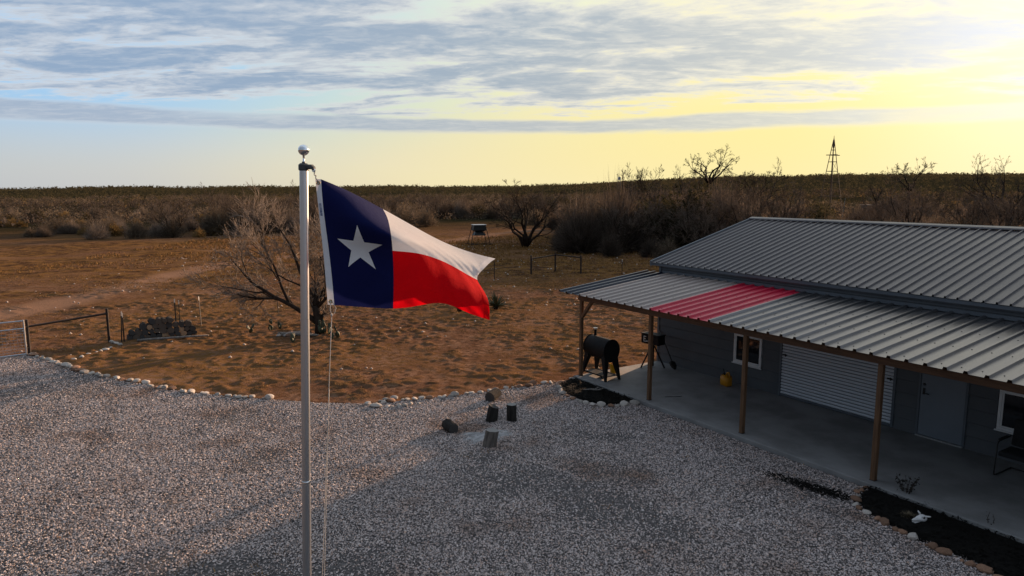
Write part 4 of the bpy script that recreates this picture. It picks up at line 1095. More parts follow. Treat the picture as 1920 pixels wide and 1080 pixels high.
# ------------------------------------------------------------------ log stools round the ash pit
def bark_mat(name, c1, c2): return pmat(name, c1, c2, 2.5, .95, bump=.9, bscale=14, stretch=(7, 7, 1.2), spec=.1)
M_BARKD = bark_mat('charred_bark', (.022, .020, .018), (.045, .040, .036))
M_BARKG = bark_mat('grey_bark', (.22, .19, .165), (.10, .088, .078))
def wood_end(name, c1, c2):
    m, t, b = new_mat(name)
    v = t.node('ShaderNodeTexCoord').outputs['Object']
    x, y, z_ = t.sep(v); r = t.math('SQRT', t.math('ADD', t.math('MULTIPLY', x, x), t.math('MULTIPLY', y, y)))
    rings = t.math('SINE', t.math('MULTIPLY', t.math('ADD', r, t.math('MULTIPLY', t.noise(v, 6, 3), .03)), 330.0))
    crack = t.smooth(t.noise(v, 9, 5, .7), .55, .7)
    col = t.mix(t.math('MULTIPLY', t.math('ADD', rings, 1.0), .3), tuple(c1), tuple(c2)); col = t.mix(t.math('MULTIPLY', crack, .6), col, tuple(x * .35 for x in c2))
    t.l.new(col, b.inputs['Base Color']); b.inputs['Roughness'].default_value = .9; return m
M_ENDG = wood_end('grey_sawn_end', (.26, .245, .23), (.15, .14, .13)); M_ENDD = wood_end('dark_sawn_end', (.060, .054, .050), (.03, .027, .025)); M_ENDM = wood_end('brown_sawn_end', (.11, .082, .062), (.05, .04, .032)); M_ENDL = wood_end('fresh_sawn_end', (.42, .27, .16), (.26, .16, .09))
def log_mesh(r, L, seed, n=26, taper=.92, cut=0.0):
    rg = random.Random(seed); ph = [rg.uniform(0, 6.28) for _ in range(5)]
    def rad(a_, z_): return 1 + .05 * math.sin(2 * a_ + ph[0]) + .05 * math.sin(3 * a_ + ph[1]) + .035 * math.sin(7 * a_ + ph[2] + z_ * 3) + .03 * math.sin(11 * a_ + ph[3]) + .02 * math.sin(z_ * 9 + ph[4])
    side = MB(); rows = 6
    for i in range(rows):
        f_ = i / (rows - 1); rr = r * (1 + (taper - 1) * f_)
        for j in range(n):
            a_ = 2 * math.pi * j / n; k = rad(a_, f_ * L)
            side.v.append((math.cos(a_) * rr * k, math.sin(a_) * rr * k, f_ * L + (cut * math.cos(a_) * rr if i == rows - 1 else 0)))
    for i in range(rows - 1):
        for j in range(n): side.f.append((i * n + j, i * n + (j + 1) % n, (i + 1) * n + (j + 1) % n, (i + 1) * n + j))
    t0 = MB(); t0.v = [side.v[j] for j in range(n)]; t0.f = [tuple(reversed(range(n)))]
    t1 = MB(); t1.v = [side.v[(rows - 1) * n + j] for j in range(n)]; t1.f = [tuple(range(n))]
    return side, t0, t1
def stump(name, label, loc, r, L, bark, endm, seed, rot, cut=0.0):
    root = thing(name, label, 'log', loc); root.rotation_euler = rot
    sd, b0, b1 = log_mesh(r, L, seed, cut=cut)
    sd.build('bark', bark, root, autosmooth=50); b0.build('sawn_end', endm, root); b1.build('sawn_end', endm, root)
    return root
R2 = math.radians
stump('log_stool', 'pale grey leaning log stump nearest the camera beside the ash patch', gp(917, 837), .135, .37, M_BARKG, M_ENDG, 3, (R2(2), R2(11), 0), .10)
stump('log_stool', 'dark upright log stump leaning right behind the ash patch', gp(921, 790), .125, .38, M_BARKD, M_ENDD, 4, (R2(3), R2(9), 0), -.25)
stump('log_stool', 'dark straight log stump standing rightmost of the fire pit logs', gp(960, 789), .12, .40, M_BARKD, M_ENDG, 5, (0, R2(-1), 0))
l4 = gp(858, 808)
stump('fallen_log', 'short charred log lying on its side left of the ash patch', l4 + Vector((-.26, .14, .115)), .125, .36, M_BARKD, M_ENDD, 6, (R2(94), 0, R2(32)), .1)
l5 = gp(918, 754)
stump('fallen_log', 'log lying on its side with its dark end showing by the rock border', l5 + Vector((0, .0, .125)), .135, .38, M_BARKD, M_ENDD, 7, (R2(-86), 0, R2(-28)), .1)
M_ASH = pmat('grey_ash', (.36, .35, .35), (.17, .165, .165), 7, .98, bump=.4, bscale=30)
pa = gp(912, 818); ab = MB(); ab.v.append((0, 0, .034)); NA = 40
for i in range(3):
    for j in range(NA):
        a_ = 2 * math.pi * j / NA; rr = (.15, .30, .46)[i] * (1 + .35 * math.sin(2 * a_ + 1) + .22 * math.sin(5 * a_) + .12 * math.sin(11 * a_))
        ab.v.append((math.cos(a_) * rr, math.sin(a_) * rr * 1.15, (.032, .026, .004)[i] + .006 * math.sin(9 * a_ + i)))
for j in range(NA):
    ab.f.append((0, 1 + j, 1 + (j + 1) % NA))
    for i in range(2): ab.f.append((1 + i * NA + j, 1 + (i + 1) * NA + j, 1 + (i + 1) * NA + (j + 1) % NA, 1 + i * NA + (j + 1) % NA))
ash = link('ash_patch', ab.mesh('ash_patch', M_ASH, True), None, pa); tag(ash, 'pale grey ash patch in the gravel between the log stumps', 'ash')

# ------------------------------------------------------------------ gate, pipe fences, T posts
M_PIPE = pmat('rusty_black_pipe', (.016, .011, .009), (.034, .018, .011), 8, .75)
M_GALVT = pmat('galvanised_tube', (.50, .51, .53), (.40, .41, .43), 10, .4, .8)
def pipe(root, name, p, q_, r, mat=M_PIPE, n=10): return MB().tube([p, q_], r, n).build(name, mat, root, autosmooth=40)
P0, P1 = gp(56, 665), gp(205, 641)
pf = thing('pipe_fence', 'rusty pipe brace of two posts and a rail beside the gate', 'fence', P0)
d01 = P1 - P0
pipe(pf, 'post', (0, 0, -.1), (0, 0, 1.16), .045); pipe(pf, 'post', d01 + Vector((0, 0, -.1)), d01 + Vector((0, 0, 1.20)), .045)
pipe(pf, 'rail', (0, 0, .93), d01 + Vector((0, 0, 1.02)), .036)
G0 = gp(50, 667); gd = (gp(-6, 674) - G0); gd.z = 0; gd.normalize()
gt = thing('tube_gate', 'silver tube gate with wire mesh at the left edge', 'gate', G0)
GL = 3.4
for z_ in (.06, .90, 1.15): pipe(gt, 'rail', Vector((0, 0, z_)), gd * GL + Vector((0, 0, z_)), .022, M_GALVT)
for l in (0, GL): pipe(gt, 'stile', gd * l + Vector((0, 0, .03)), gd * l + Vector((0, 0, 1.18)), .024, M_GALVT)
ms = MB(); k = 0.1
while k < GL: ms.tube([gd * k + Vector((0, 0, .07)), gd * k + Vector((0, 0, .89))], .0035, 4, False); k += .10
for z_ in np.arange(.15, .89, .10): ms.tube([Vector((0, 0, z_)), gd * GL + Vector((0, 0, z_))], .0035, 4, False)
ms.build('wire_mesh', M_GALVT, gt)
for z_ in (.25, .95): MB().bar(Vector((0, 0, z_)), P0 - G0 + Vector((0, 0, z_)), .02, .03).build('hinge', M_PIPE, gt)
hb0, hb1, hb2 = gp(996, 514), gp(1041, 508), gp(1089, 514)
hf = thing('pipe_fence', 'three post rusty pipe corner brace standing in the yard behind the flag', 'fence', Vector((hb0.x, hb0.y, ground_z(hb0.x, hb0.y))))
for p in (hb0, hb1, hb2): pipe(hf, 'post', p - hb0 + Vector((0, 0, -.15)), p - hb0 + Vector((0, 0, 1.25)), .06)
pipe(hf, 'rail', Vector((0, 0, 1.03)), hb1 - hb0 + Vector((0, 0, 1.10)), .045); pipe(hf, 'rail', hb1 - hb0 + Vector((0, 0, 1.12)), hb2 - hb0 + Vector((0, 0, 1.10)), .045)
M_TPOST = pmat('dark_t_post', (.020, .018, .017), (.035, .025, .02), 10, .7); M_TTIP = pmat('white_post_tip', (.60, .58, .55), (.5, .48, .45), 10, .6)
def tpost(px, label, h=1.15, lean=(0, 0), tip=True, name='steel_post'):
    p = gp(*px); p.z = ground_z(p.x, p.y) - .05
    r = thing(name, label, 'fence post', p); r.rotation_euler = (lean[0], lean[1], random.Random(px[0]).uniform(0, 3))
    MB().box(-.004, .004, -.022, .022, 0, h - .15).box(-.022, -.005, -.004, .004, 0, h - .15).build('shaft', M_TPOST, r)
    if tip: MB().box(-.004, .004, -.022, .022, h - .149, h).box(-.022, -.005, -.004, .004, h - .149, h).build('tip', M_TTIP, r)
tpost((927, 524), 'thin dark steel post just right of the flag tip', 1.3, tip=False)
tpost((1166, 520), 'thin steel post with pale tip near the roof corner', 1.15)
tpost((522, 588), 'thin dark steel post left of the flagpole under the bare tree', 1.05, tip=False)
tpost((228, 641), 'steel post at the left front of the firewood stack', 1.15, (0, R2(-5)))
tpost((233, 640), 'steel post touching the left end log of the firewood stack', 1.08, (0, R2(-3)))
tpost((331, 621), 'left of the paired steel posts rising behind the firewood stack', 1.3)
tpost((339, 621), 'right of the paired steel posts rising behind the firewood stack', 1.25)
tpost((378, 613), 'lone steel post right of the firewood stack', 1.2, (0, R2(-2)))
# firewood: every log its own thing
w0, w1 = gp(238, 640), gp(380, 627); wd_ = (w1 - w0); WL = wd_.length; wd_.normalize(); wn = Vector((-wd_.y, wd_.x, 0))
rg = random.Random(11)
log_sets = []
for i in range(7):
    sd, b0, b1 = log_mesh(1.0, 1.0, 50 + i, 18)
    log_sets.append((sd.mesh('bark', bark_mat('firewood_bark_%d' % i, (.050 + .012 * (i % 3), .042 + .010 * (i % 3), .036 + .008 * (i % 3)), (.025, .021, .018))), b0.mesh('sawn_end', (M_ENDD, M_ENDM, M_ENDD, M_ENDL, M_ENDD, M_ENDM, M_ENDD)[i]), b1.mesh('sawn_end', M_ENDD)))
for row, (cnt, off) in enumerate(((12, .0), (11, .10), (9, .22), (4, .75))):
    x_ = off
    for k in range(cnt):
        r = rg.uniform(.085, .125); x_ += r
        if x_ > WL: break
        if row == 2 and (k in (0,)): x_ += r; continue
        p = w0 + wd_ * x_ + Vector((0, 0, ground_z(w0.x, w0.y) + .10 + row * .175 + rg.uniform(-.015, .015)))
        L = rg.uniform(.36, .46)
        root = thing('firewood_log', 'short cut log in the %s row of the firewood stack by the pipe fence' % ('bottom', 'second', 'third', 'topmost')[row], 'log', p + wn * rg.uniform(-.03, .05), 0, 'logs in the firewood stack')
        dirv = (wn + wd_ * rg.uniform(-.15, .15) + Vector((0, 0, rg.uniform(-.06, .06)))).normalized()
        root.rotation_euler = dirv.to_track_quat('Z', 'Y').to_euler(); root.scale = (r, r * rg.uniform(.85, 1.1), L)
        a_, b_, c_ = log_sets[rg.randrange(7)]
        link('bark', a_, root); link('sawn_end', b_, root); link('sawn_end', c_, root)
        x_ += r * .95
pl0, pl1 = gp(258, 641), gp(391, 634)
pl0.z = ground_z(pl0.x, pl0.y) + .05; pl1.z = ground_z(pl1.x, pl1.y) + .05
pl = thing('fallen_pole', 'long grey wooden pole lying on the soil before the firewood', 'pole', pl0)
dd = pl1 - pl0
MB().tube([Vector((0, 0, 0)), dd * .3 + Vector((0, -.03, .01)), dd * .65 + Vector((0, .03, 0)), dd], [.05, .047, .042, .033], 9).build('timber', M_GREYW, pl, smooth=True)

# deer feeder
fp = gp(898, 457); fz = float(terrain(fp.x, fp.y))
fd = thing('wildlife_feeder', 'dark hopper feeder on four splayed legs out in the pasture', 'feeder', (fp.x, fp.y, fz), R2(18))
fb = MB(); lv = [(.62, 1.95), (.66, 1.45), (.36, 1.30), (.62, .98), (.52, .92)]
hp = MB()
for (w, z_) in lv: hp.v += [(-w, -w * .8, z_), (w, -w * .8, z_), (w, w * .8, z_), (-w, w * .8, z_)]
for i in range(4):
    for j in range(4): hp.f.append((i * 4 + j, (i + 1) * 4 + j, (i + 1) * 4 + (j + 1) % 4, i * 4 + (j + 1) % 4))
hp.f.append((16, 19, 18, 17))
hp.build('hopper', M_BLACK, fd)
MB().bbox(-.68, .68, -.56, .56, 1.952, 2.02, .02).build('lid', M_GALVT, fd)
for sx in (-1, 1):
    for sy in (-1, 1): pipe(fd, 'leg', (sx * .62, sy * .5, 1.75), (sx * .98, sy * .72, .05), .035)
for sy in (-1, 1): pipe(fd, 'skid', (-1.25, sy * .72, .05), (1.25, sy * .72, .05), .05)
# corral panels
ca, cb2 = gp(1046, 421), gp(1112, 413)
cr = thing('pipe_corral', 'far rusty pipe corral with several rails behind the mesquite tree', 'corral', Vector((ca.x, ca.y, float(terrain(ca.x, ca.y)))))
segs = [Vector((0, 0, 0)), Vector((3.0, .6, 0)), Vector((6.4, 6.0, 0)), Vector((9.5, 7.0, 0)), Vector((13, 7.6, 0))]
for p in segs: pipe(cr, 'post', p + Vector((0, 0, -.3)), p + Vector((0, 0, 1.9)), .09)
for i in range(4):
    for z_ in (.4, .85, 1.3, 1.75): pipe(cr, 'rail', segs[i] + Vector((0, 0, z_)), segs[i + 1] + Vector((0, 0, z_)), .045)
# windmill tower (wheel gone)
M_RUST = pmat('rusty_steel', (.15, .085, .05), (.08, .05, .035), 3, .8)
TD = 140.0; tx0 = at_depth(1555, 400, TD); tz0 = float(terrain(tx0.x, TD))
tw_ = thing('windmill_tower', 'tall tapering steel windmill tower without its wheel', 'tower', (tx0.x, TD, tz0), R2(25))
HT = at_depth(1555, 262, TD).z - tz0
def half(z_): return 1.75 * (1 - z_ / HT) + .03
for sx in (-1, 1):
    for sy in (-1, 1): MB().tube([(sx * half(0), sy * half(0), -.3), (sx * .05, sy * .05, HT)], .075, 6).build('leg', M_RUST, tw_)
for zf in (.28, .46, .60, .72, .87):
    z_ = HT * zf; h_ = half(z_)
    for (a_, b_) in (((-1, -1), (1, -1)), ((1, -1), (1, 1)), ((1, 1), (-1, 1)), ((-1, 1), (-1, -1))):
        MB().tube([(a_[0] * h_, a_[1] * h_, z_), (b_[0] * h_, b_[1] * h_, z_)], .06, 5).build('girt', M_RUST, tw_)
for (z0f, z1f) in ((.28, .46), (.46, .60), (.60, .72)):
    for (a_, b_) in (((-1, -1), (1, -1)), ((1, -1), (1, 1))):
        h0, h1 = half(HT * z0f), half(HT * z1f)
        MB().tube([(a_[0] * h0, a_[1] * h0, HT * z0f), (b_[0] * h1, b_[1] * h1, HT * z1f)], .03, 4).build('brace', M_RUST, tw_)
MB().tube([(0, 0, 0), (0, 0, HT * .8)], .06, 5).build('pump_rod', M_RUST, tw_)
MB().box(-1.7, 1.7, -.2, .2, HT * .80, HT * .80 + .14).box(-.16, .16, -1.0, 1.0, HT * .80 + .144, HT * .80 + .22).build('platform', M_RUST, tw_)
MB().lathe([(.16, HT - 1.6), (.20, HT - .8), (.05, HT + .4), (.03, HT + .8)], 8).build('mast', M_RUST, tw_)
pipe(tw_, 'leaning_plank', (half(0) * .9, -half(0), .1), (half(0) * 1.2, -half(0), 4.0), .06, M_GREYW)
# shed and far hunting blind
M_TIN = pmat('pale_tin', (.36, .35, .34), (.25, .23, .21), 2, .6)
hp_ = at_depth(1626, 396, 128.0); hz = float(terrain(hp_.x, 128.0))
hut = thing('deer_blind', 'small weathered box blind half hidden in the brush right of the tower', 'blind', (hp_.x, 128.0, hz), R2(10))
MB().bbox(-.75, .75, -.75, .75, .9, 2.55, .02).build('box', M_GREYW, hut); MB().bbox(-.95, .95, -.95, .95, 2.552, 2.66, .02).build('roof', M_TIN, hut)
MB().box(-.45, .45, -.765, -.752, 1.7, 2.1).build('window', M_BLACK, hut)
for sx in (-1, 1):
    for sy in (-1, 1): pipe(hut, 'leg', (sx * .65, sy * .65, -.3), (sx * .65, sy * .65, .9), .06, M_GREYW)
bp_ = at_depth(1161, 340, 520.0); bz_ = float(terrain(bp_.x, 520.0))
bl_ = thing('tower_blind', 'tiny box blind on the far ridge line', 'blind', (bp_.x, 520.0, bz_))
zt = at_depth(1161, 332, 520.0).z - bz_
MB().bbox(-1.0, 1.0, -1, 1, zt - 2.1, zt, .05).build('box', M_VINYL, bl_); MB().box(-.5, .5, -1.03, -1.002, zt - 1.2, zt - .5).build('window', M_BLACK, bl_)
for sx in (-1, 1):
    for sy in (-1, 1): pipe(bl_, 'leg', (sx * .9, sy * .9, -.5), (sx * .9, sy * .9, zt - 2.1), .10, M_GREYW)
# ------------------------------------------------------------------ trees and brush
M_BARK = pmat('mesquite_bark', (.050, .036, .028), (.026, .019, .015), 4, .95, bump=.6, bscale=22, stretch=(3, 3, 1), spec=.1)
def twig_mat(name, stops, trans=0.0):
    m, t, b = new_mat(name)
    geo = t.node('ShaderNodeNewGeometry'); oi = t.node('ShaderNodeObjectInfo')
    c = t.ramp(geo.outputs['Random Per Island'], stops)
    c = t.vmath('SCALE', c, scale=t.math('ADD', t.math('MULTIPLY', oi.outputs['Random'], .6), .7))
    t.l.new(c, b.inputs['Base Color']); b.inputs['Roughness'].default_value = .9; b.inputs['Specular IOR Level'].default_value = 0.0
    tr = t.node('ShaderNodeBsdfTranslucent'); t.l.new(c, tr.inputs['Color'])
    mx = t.node('ShaderNodeMixShader'); mx.inputs[0].default_value = .3
    t.l.new(b.outputs[0], mx.inputs[1]); t.l.new(tr.outputs[0], mx.inputs[2]); t.l.new(mx.outputs[0], m.node_tree.nodes['Material Output'].inputs['Surface'])
    return m
M_TWIG = twig_mat('grey_twigs', [(0, (.10, .078, .062)), (.5, (.16, .126, .10)), (1, (.25, .20, .16))])
M_TWIGD = twig_mat('dark_twigs', [(0, (.055, .042, .034)), (.6, (.100, .078, .062)), (1, (.16, .128, .102))])
M_PALETWIG = twig_mat('pale_twigs', [(0, (.16, .13, .105)), (.5, (.25, .205, .17)), (1, (.36, .30, .25))])
M_SCRUB = twig_mat('olive_scrub', [(0, (.034, .032, .018)), (.5, (.054, .048, .026)), (1, (.085, .068, .038))])
M_STRAW = twig_mat('straw_scrub', [(0, (.10, .066, .028)), (.6, (.17, .11, .045)), (1, (.24, .155, .06))])
M_RUSTB = twig_mat('brown_scrub', [(0, (.070, .052, .038)), (.6, (.120, .092, .066)), (1, (.175, .138, .098))])

def rot_about(v, k, a_): return v * math.cos(a_) + k.cross(v) * math.sin(a_) + k * k.dot(v) * (1 - math.cos(a_))
def grow_tree(rg, limbs, levels=4, split=(4, 5), shrink=.62, wiggle=.22, lift=.10, r_shrink=.55, first_at=.30, twig_r=.008):
    """limbs: list of (points, r0, r1). Returns polylines by level."""
    out = {0: limbs}; cur = limbs
    for lv in range(1, levels + 1):
        nxt = []
        for pts_, r0, r1 in cur:
            L = sum((pts_[i + 1] - pts_[i]).length for i in range(len(pts_) - 1))
            for k in range(rg.randint(*split)):
                f_ = rg.uniform(first_at, 1.0) if k else 1.0
                x = f_ * (len(pts_) - 1); i = min(int(x), len(pts_) - 2); p = pts_[i].lerp(pts_[i + 1], x - i)
                d = (pts_[i + 1] - pts_[i]).normalized()
                ax_ = d.cross(Vector((rg.uniform(-1, 1), rg.uniform(-1, 1), rg.uniform(-1, 1)))).normalized()
                d2 = rot_about(d, ax_, rg.uniform(.35, .95) if k else rg.uniform(.1, .4))
                l2 = L * shrink * rg.uniform(.65, 1.15) * (1.1 - .35 * f_)
                rr = max((r0 + (r1 - r0) * f_) * (r_shrink if k else .85), twig_r)
                seg = 4 if lv < 3 else 3; q_ = [p]
                for s in range(seg):
                    d2 = (d2 + Vector((rg.uniform(-1, 1), rg.uniform(-1, 1), rg.uniform(-1, 1) + lift)) * wiggle).normalized()
                    q_.append(q_[-1] + d2 * l2 / seg)
                nxt.append((q_, rr, max(rr * .45, twig_r * .55)))
        out[lv] = nxt; cur = nxt
    return out
def tubes_np(polys, nside):
    """fast tubes for many short polylines"""
    V_ = []; F_ = []; k = 0
    ring = [(math.cos(2 * math.pi * j / nside), math.sin(2 * math.pi * j / nside)) for j in range(nside)]
    for pts_, r0, r1 in polys:
        n = len(pts_); d = (pts_[-1] - pts_[0]).normalized()
        a_ = d.orthogonal().normalized(); b_ = d.cross(a_)
        for i, p in enumerate(pts_):
            r = r0 + (r1 - r0) * i / (n - 1)
            for c, s in ring: V_.append(p + a_ * (c * r) + b_ * (s * r))
        for i in range(n - 1):
            for j in range(nside): F_.append((k + i * nside + j, k + i * nside + (j + 1) % nside, k + (i + 1) * nside + (j + 1) % nside, k + (i + 1) * nside + j))
        k += n * nside
    return np.array([v[:] for v in V_]), np.array(F_)
def bare_tree(name, label, loc, limbs, seed, levels=4, twig_mat_=None, bark=None, group=None, **kw):
    rg = random.Random(seed)
    T = grow_tree(rg, limbs, levels, **kw)
    root = thing(name, label, 'tree', loc, 0, group)
    mb = MB()
    for lv in (0, 1):
        for pts_, r0, r1 in T[lv]: mb.tube(pts_, [r0 + (r1 - r0) * i / (len(pts_) - 1) for i in range(len(pts_))], 8 if lv == 0 else 6)
    mb.build('trunk', bark or M_BARK, root, smooth=True)
    Vs, Fs, k = [], [], 0
    for lv in range(2, levels + 1):
        V_, F_ = tubes_np(T[lv], 4 if lv == 2 else 3); Vs.append(V_); Fs.append(F_ + k); k += len(V_)
    link('crown', np_mesh('crown', np.concatenate(Vs), np.concatenate(Fs), twig_mat_ or M_TWIG), root)
    return root
def curve(p, *rest):
    return [Vector(p)] + [Vector(q_) for q_ in rest]
# the near mesquite behind the flagpole
tp = gp(598, 625); tp.z = ground_z(tp.x, tp.y) - .05
limbs = [
    (curve((0, 0, 0), (.02, .0, .35), (-.05, .02, .75), (-.10, .05, 1.10)), .17, .13),
    (curve((-.03, .0, .45), (-.45, -.05, .80), (-.95, -.15, 1.15), (-1.50, -.2, 1.45), (-2.3, -.3, 2.0)), .11, .05),
    (curve((-1.45, -.2, 1.42), (-1.9, -.35, 1.43), (-2.4, -.5, 1.50)), .055, .03),
    (curve((-1.0, -.15, 1.18), (-1.35, .1, 1.8), (-1.6, .2, 2.5), (-2.0, .1, 3.4)), .06, .03),
    (curve((-.10, .05, 1.10), (-.30, .10, 1.6), (-.65, .2, 2.3), (-.9, .1, 3.2)), .09, .04),
    (curve((-.08, .05, 1.05), (.15, .05, 1.5), (.45, .1, 2.2), (.6, .2, 3.1)), .085, .04),
    (curve((-.05, .05, 1.0), (.3, -.15, 1.35), (.85, -.3, 1.8), (1.4, -.3, 2.4)), .07, .035),
    (curve((-.15, .05, 1.2), (-.1, .5, 1.8), (.0, .9, 2.6)), .06, .03)]
bare_tree('mesquite_tree', 'bare spreading mesquite tree right behind the flagpole', tp, limbs, 5, 4, M_PALETWIG, shrink=.72, wiggle=.18, lift=.30, split=(5, 6), twig_r=.0078)
# mid pasture mesquite
def fan_limbs(rg, n, h, spread, r, low=.25):
    L = []
    for i in range(n):
        a_ = 2 * math.pi * (i + rg.uniform(-.3, .3)) / n; s = spread * rg.uniform(.6, 1.1); hh = h * rg.uniform(.5, .8)
        p = [Vector((math.cos(a_) * .12 * r * 5, math.sin(a_) * .12 * r * 5, 0))]
        for k in range(1, 5):
            f_ = k / 4; p.append(Vector((math.cos(a_) * s * f_ + rg.uniform(-.12, .12) * s, math.sin(a_) * s * f_ + rg.uniform(-.12, .12) * s, hh * (f_ ** .8) + rg.uniform(-.05, .05) * h)))
        L.append((p, r * rg.uniform(.7, 1), r * .35))
    return L
def place_tree(px, D_, h, label, seed, n=6, spread=None, r=.16, levels=4, single=None, name='mesquite_tree', twm=None, **kw):
    p = at_depth(px, 400, D_); z_ = float(terrain(p.x, D_)) - .1
    rg = random.Random(seed); spread = spread or h * .45
    if single:
        tr = [Vector((0, 0, 0))]; 
        for k in range(1, 5): tr.append(Vector((rg.uniform(-.05, .05) * h, rg.uniform(-.05, .05) * h, single * h * k / 4)))
        L = [(tr, r, r * .75)]
        for q_, r0, r1 in fan_limbs(rg, n, h * (1 - single), spread, r * .62): L.append(([v + tr[-1] for v in q_], r0, r1))
    else: L = fan_limbs(rg, n, h, spread, r)
    return bare_tree(name, label, (p.x, D_, z_), L, seed, levels, twm or M_TWIGD, **kw)
place_tree(985, 66.8, 5.0, 'bare multi stemmed mesquite tree standing alone in the pasture', 12, 8, 2.5, .17, 4, split=(4, 5), shrink=.55, lift=.15, twig_r=.014)
place_tree(1320, 105, 10.8, 'tall bare tree with a rounded crown on the skyline', 33, 5, 3.4, .28, 4, single=.60, shrink=.52, wiggle=.34, lift=.05, twig_r=.020, twm=M_TWIGD)
place_tree(1190, 98, 7.6, 'thin upright bare tree leftmost of the skyline trees', 21, 6, 1.9, .15, 4, shrink=.55, lift=.4, twig_r=.016)
place_tree(1238, 102, 7.7, 'leaning bare tree second from left on the skyline', 26, 6, 2.6, .20, 4, shrink=.5, lift=.2, twig_r=.016)
place_tree(1413, 92, 8.6, 'dark twisted bare tree left of the windmill tower', 28, 5, 2.6, .17, 4, single=.45, shrink=.52, wiggle=.3, lift=.15, twig_r=.017)
place_tree(1704, 125, 10.2, 'bare crooked tree right of the windmill tower', 30, 5, 3.0, .19, 4, single=.5, shrink=.5, wiggle=.32, lift=.1, twig_r=.020)
place_tree(1640, 122, 6.4, 'small dead tree beside the weathered box blind', 37, 4, 1.4, .18, 3, single=.5, shrink=.5, wiggle=.36, twig_r=.022)
place_tree(1885, 96, 9.8, 'wide bare tree at the right edge behind the roof', 41, 7, 4.6, .22, 4, shrink=.52, lift=.2, twig_r=.016)
place_tree(1290, 112, 8.6, 'pale slender bare tree just left of the tall skyline tree', 46, 6, 1.9, .15, 4, shrink=.5, lift=.4, twig_r=.016, twm=M_TWIG)

# shrubs: several kinds of brush, each shrub its own object
def shrub_mesh(name, seed, h, rad, n, mat, width=.022, leafy_=0.0, lean=.5):
    """many fine upcurved twigs from a few stems, plus optional leaf flecks"""
    rg = np.random.default_rng(seed)
    ns = 9; sa = rg.uniform(0, 6.283, ns); sr = rg.uniform(0, rad * .25, ns)
    st = rg.integers(0, ns, n); a_ = sa[st] + rg.normal(0, .42, n)
    rr = rad * np.sqrt(rg.uniform(0, 1, n)); hh = h * (1 - (rr / rad) ** 2 * .75) * rg.uniform(.40, 1.15, n) * (.7 + .5 * rg.uniform(0, 1, ns)[st])
    tip = np.stack([np.cos(a_) * rr, np.sin(a_) * rr, hh], -1)
    f0 = rg.uniform(.25, .85, n)
    stem = np.stack([np.cos(sa[st]) * sr[st], np.sin(sa[st]) * sr[st], np.zeros(n)], -1)
    base = stem + (tip - stem) * f0[:, None] * np.array([.8, .8, 1.0]) + rg.normal(0, .06, (n, 3)) * rad
    base[:, 2] = np.maximum(base[:, 2] * .92, 0)
    tip = tip + rg.normal(0, .12, (n, 3)) * rad
    tip[:, 2] = np.maximum(tip[:, 2], .03)
    d = tip - base; w = np.cross(d, rg.normal(0, 1, (n, 3))); w /= np.linalg.norm(w, axis=1)[:, None] + 1e-9
    w *= (width * rg.uniform(.5, 1.2, n))[:, None]
    P = np.stack([base - w, base + w, tip], 1).reshape(-1, 3)
    # stems
    ms = 14; ta = rg.uniform(0, 6.283, ms); tt = np.stack([np.cos(ta) * rad * .6, np.sin(ta) * rad * .6, h * rg.uniform(.5, .8, ms)], -1)
    b0 = np.stack([np.cos(ta) * .08, np.sin(ta) * .08, np.zeros(ms)], -1); wv = np.stack([-np.sin(ta), np.cos(ta), np.zeros(ms)], -1) * width * 1.6
    P = np.concatenate([P, np.stack([b0 - wv, b0 + wv, tt], 1).reshape(-1, 3)])
    if leafy_:
        m_ = int(n * leafy_); la = rg.uniform(0, 6.283, m_); le = np.arcsin(rg.uniform(0, 1, m_)); lr = rg.uniform(.55, 1.0, m_) ** .5
        lump = 1 + .25 * np.sin(3 * la + seed) * np.cos(4 * le + seed)
        c = np.stack([np.cos(la) * np.cos(le) * rad, np.sin(la) * np.cos(le) * rad, np.sin(le) * h], -1) * (lr * lump)[:, None]
        u_ = rg.normal(0, 1, (m_, 3)); u_ /= np.linalg.norm(u_, axis=1)[:, None]; v_ = np.cross(u_, rg.normal(0, 1, (m_, 3))); v_ /= np.linalg.norm(v_, axis=1)[:, None]
        s = rg.uniform(.05, .13, m_)[:, None]
        c[:, 2] = np.maximum(c[:, 2], .1)
        P = np.concatenate([P, np.stack([c - u_ * s, c + u_ * s, c + v_ * s * 1.2], 1).reshape(-1, 3)])
    return np_mesh(name, P, np.arange(len(P)).reshape(-1, 3), mat)
KIND = {
    'twig': [shrub_mesh('twig_shrub', 100 + i, 2.6, 1.7, 1500, M_TWIG, .016) for i in range(5)],
    'dark': [shrub_mesh('dark_shrub', 120 + i, 3.0, 1.9, 1900, M_TWIGD, .019) for i in range(5)],
    'green': [shrub_mesh('evergreen_shrub', 140 + i, 2.8, 1.9, 900, M_SCRUB, .018, 2.2) for i in range(4)],
    'straw': [shrub_mesh('straw_shrub', 160 + i, 1.5, 1.2, 900, M_STRAW, .016, .5) for i in range(3)],
    'brown': [shrub_mesh('brown_shrub', 180 + i, 2.4, 1.8, 1400, M_RUSTB, .018, .25) for i in range(4)]}
NAMES = {'twig': ('bare_shrub', 'bare grey twiggy shrub', 'bare grey shrubs'), 'dark': ('dark_shrub', 'dark leafless thorny shrub', 'dark leafless shrubs'), 'green': ('evergreen_shrub', 'dark olive evergreen shrub', 'olive evergreen shrubs'),
         'straw': ('straw_shrub', 'low straw coloured shrub', 'low straw shrubs'), 'brown': ('brown_shrub', 'brownish dry leaved shrub', 'brown dry shrubs')}
rg = random.Random(77)
count = {}
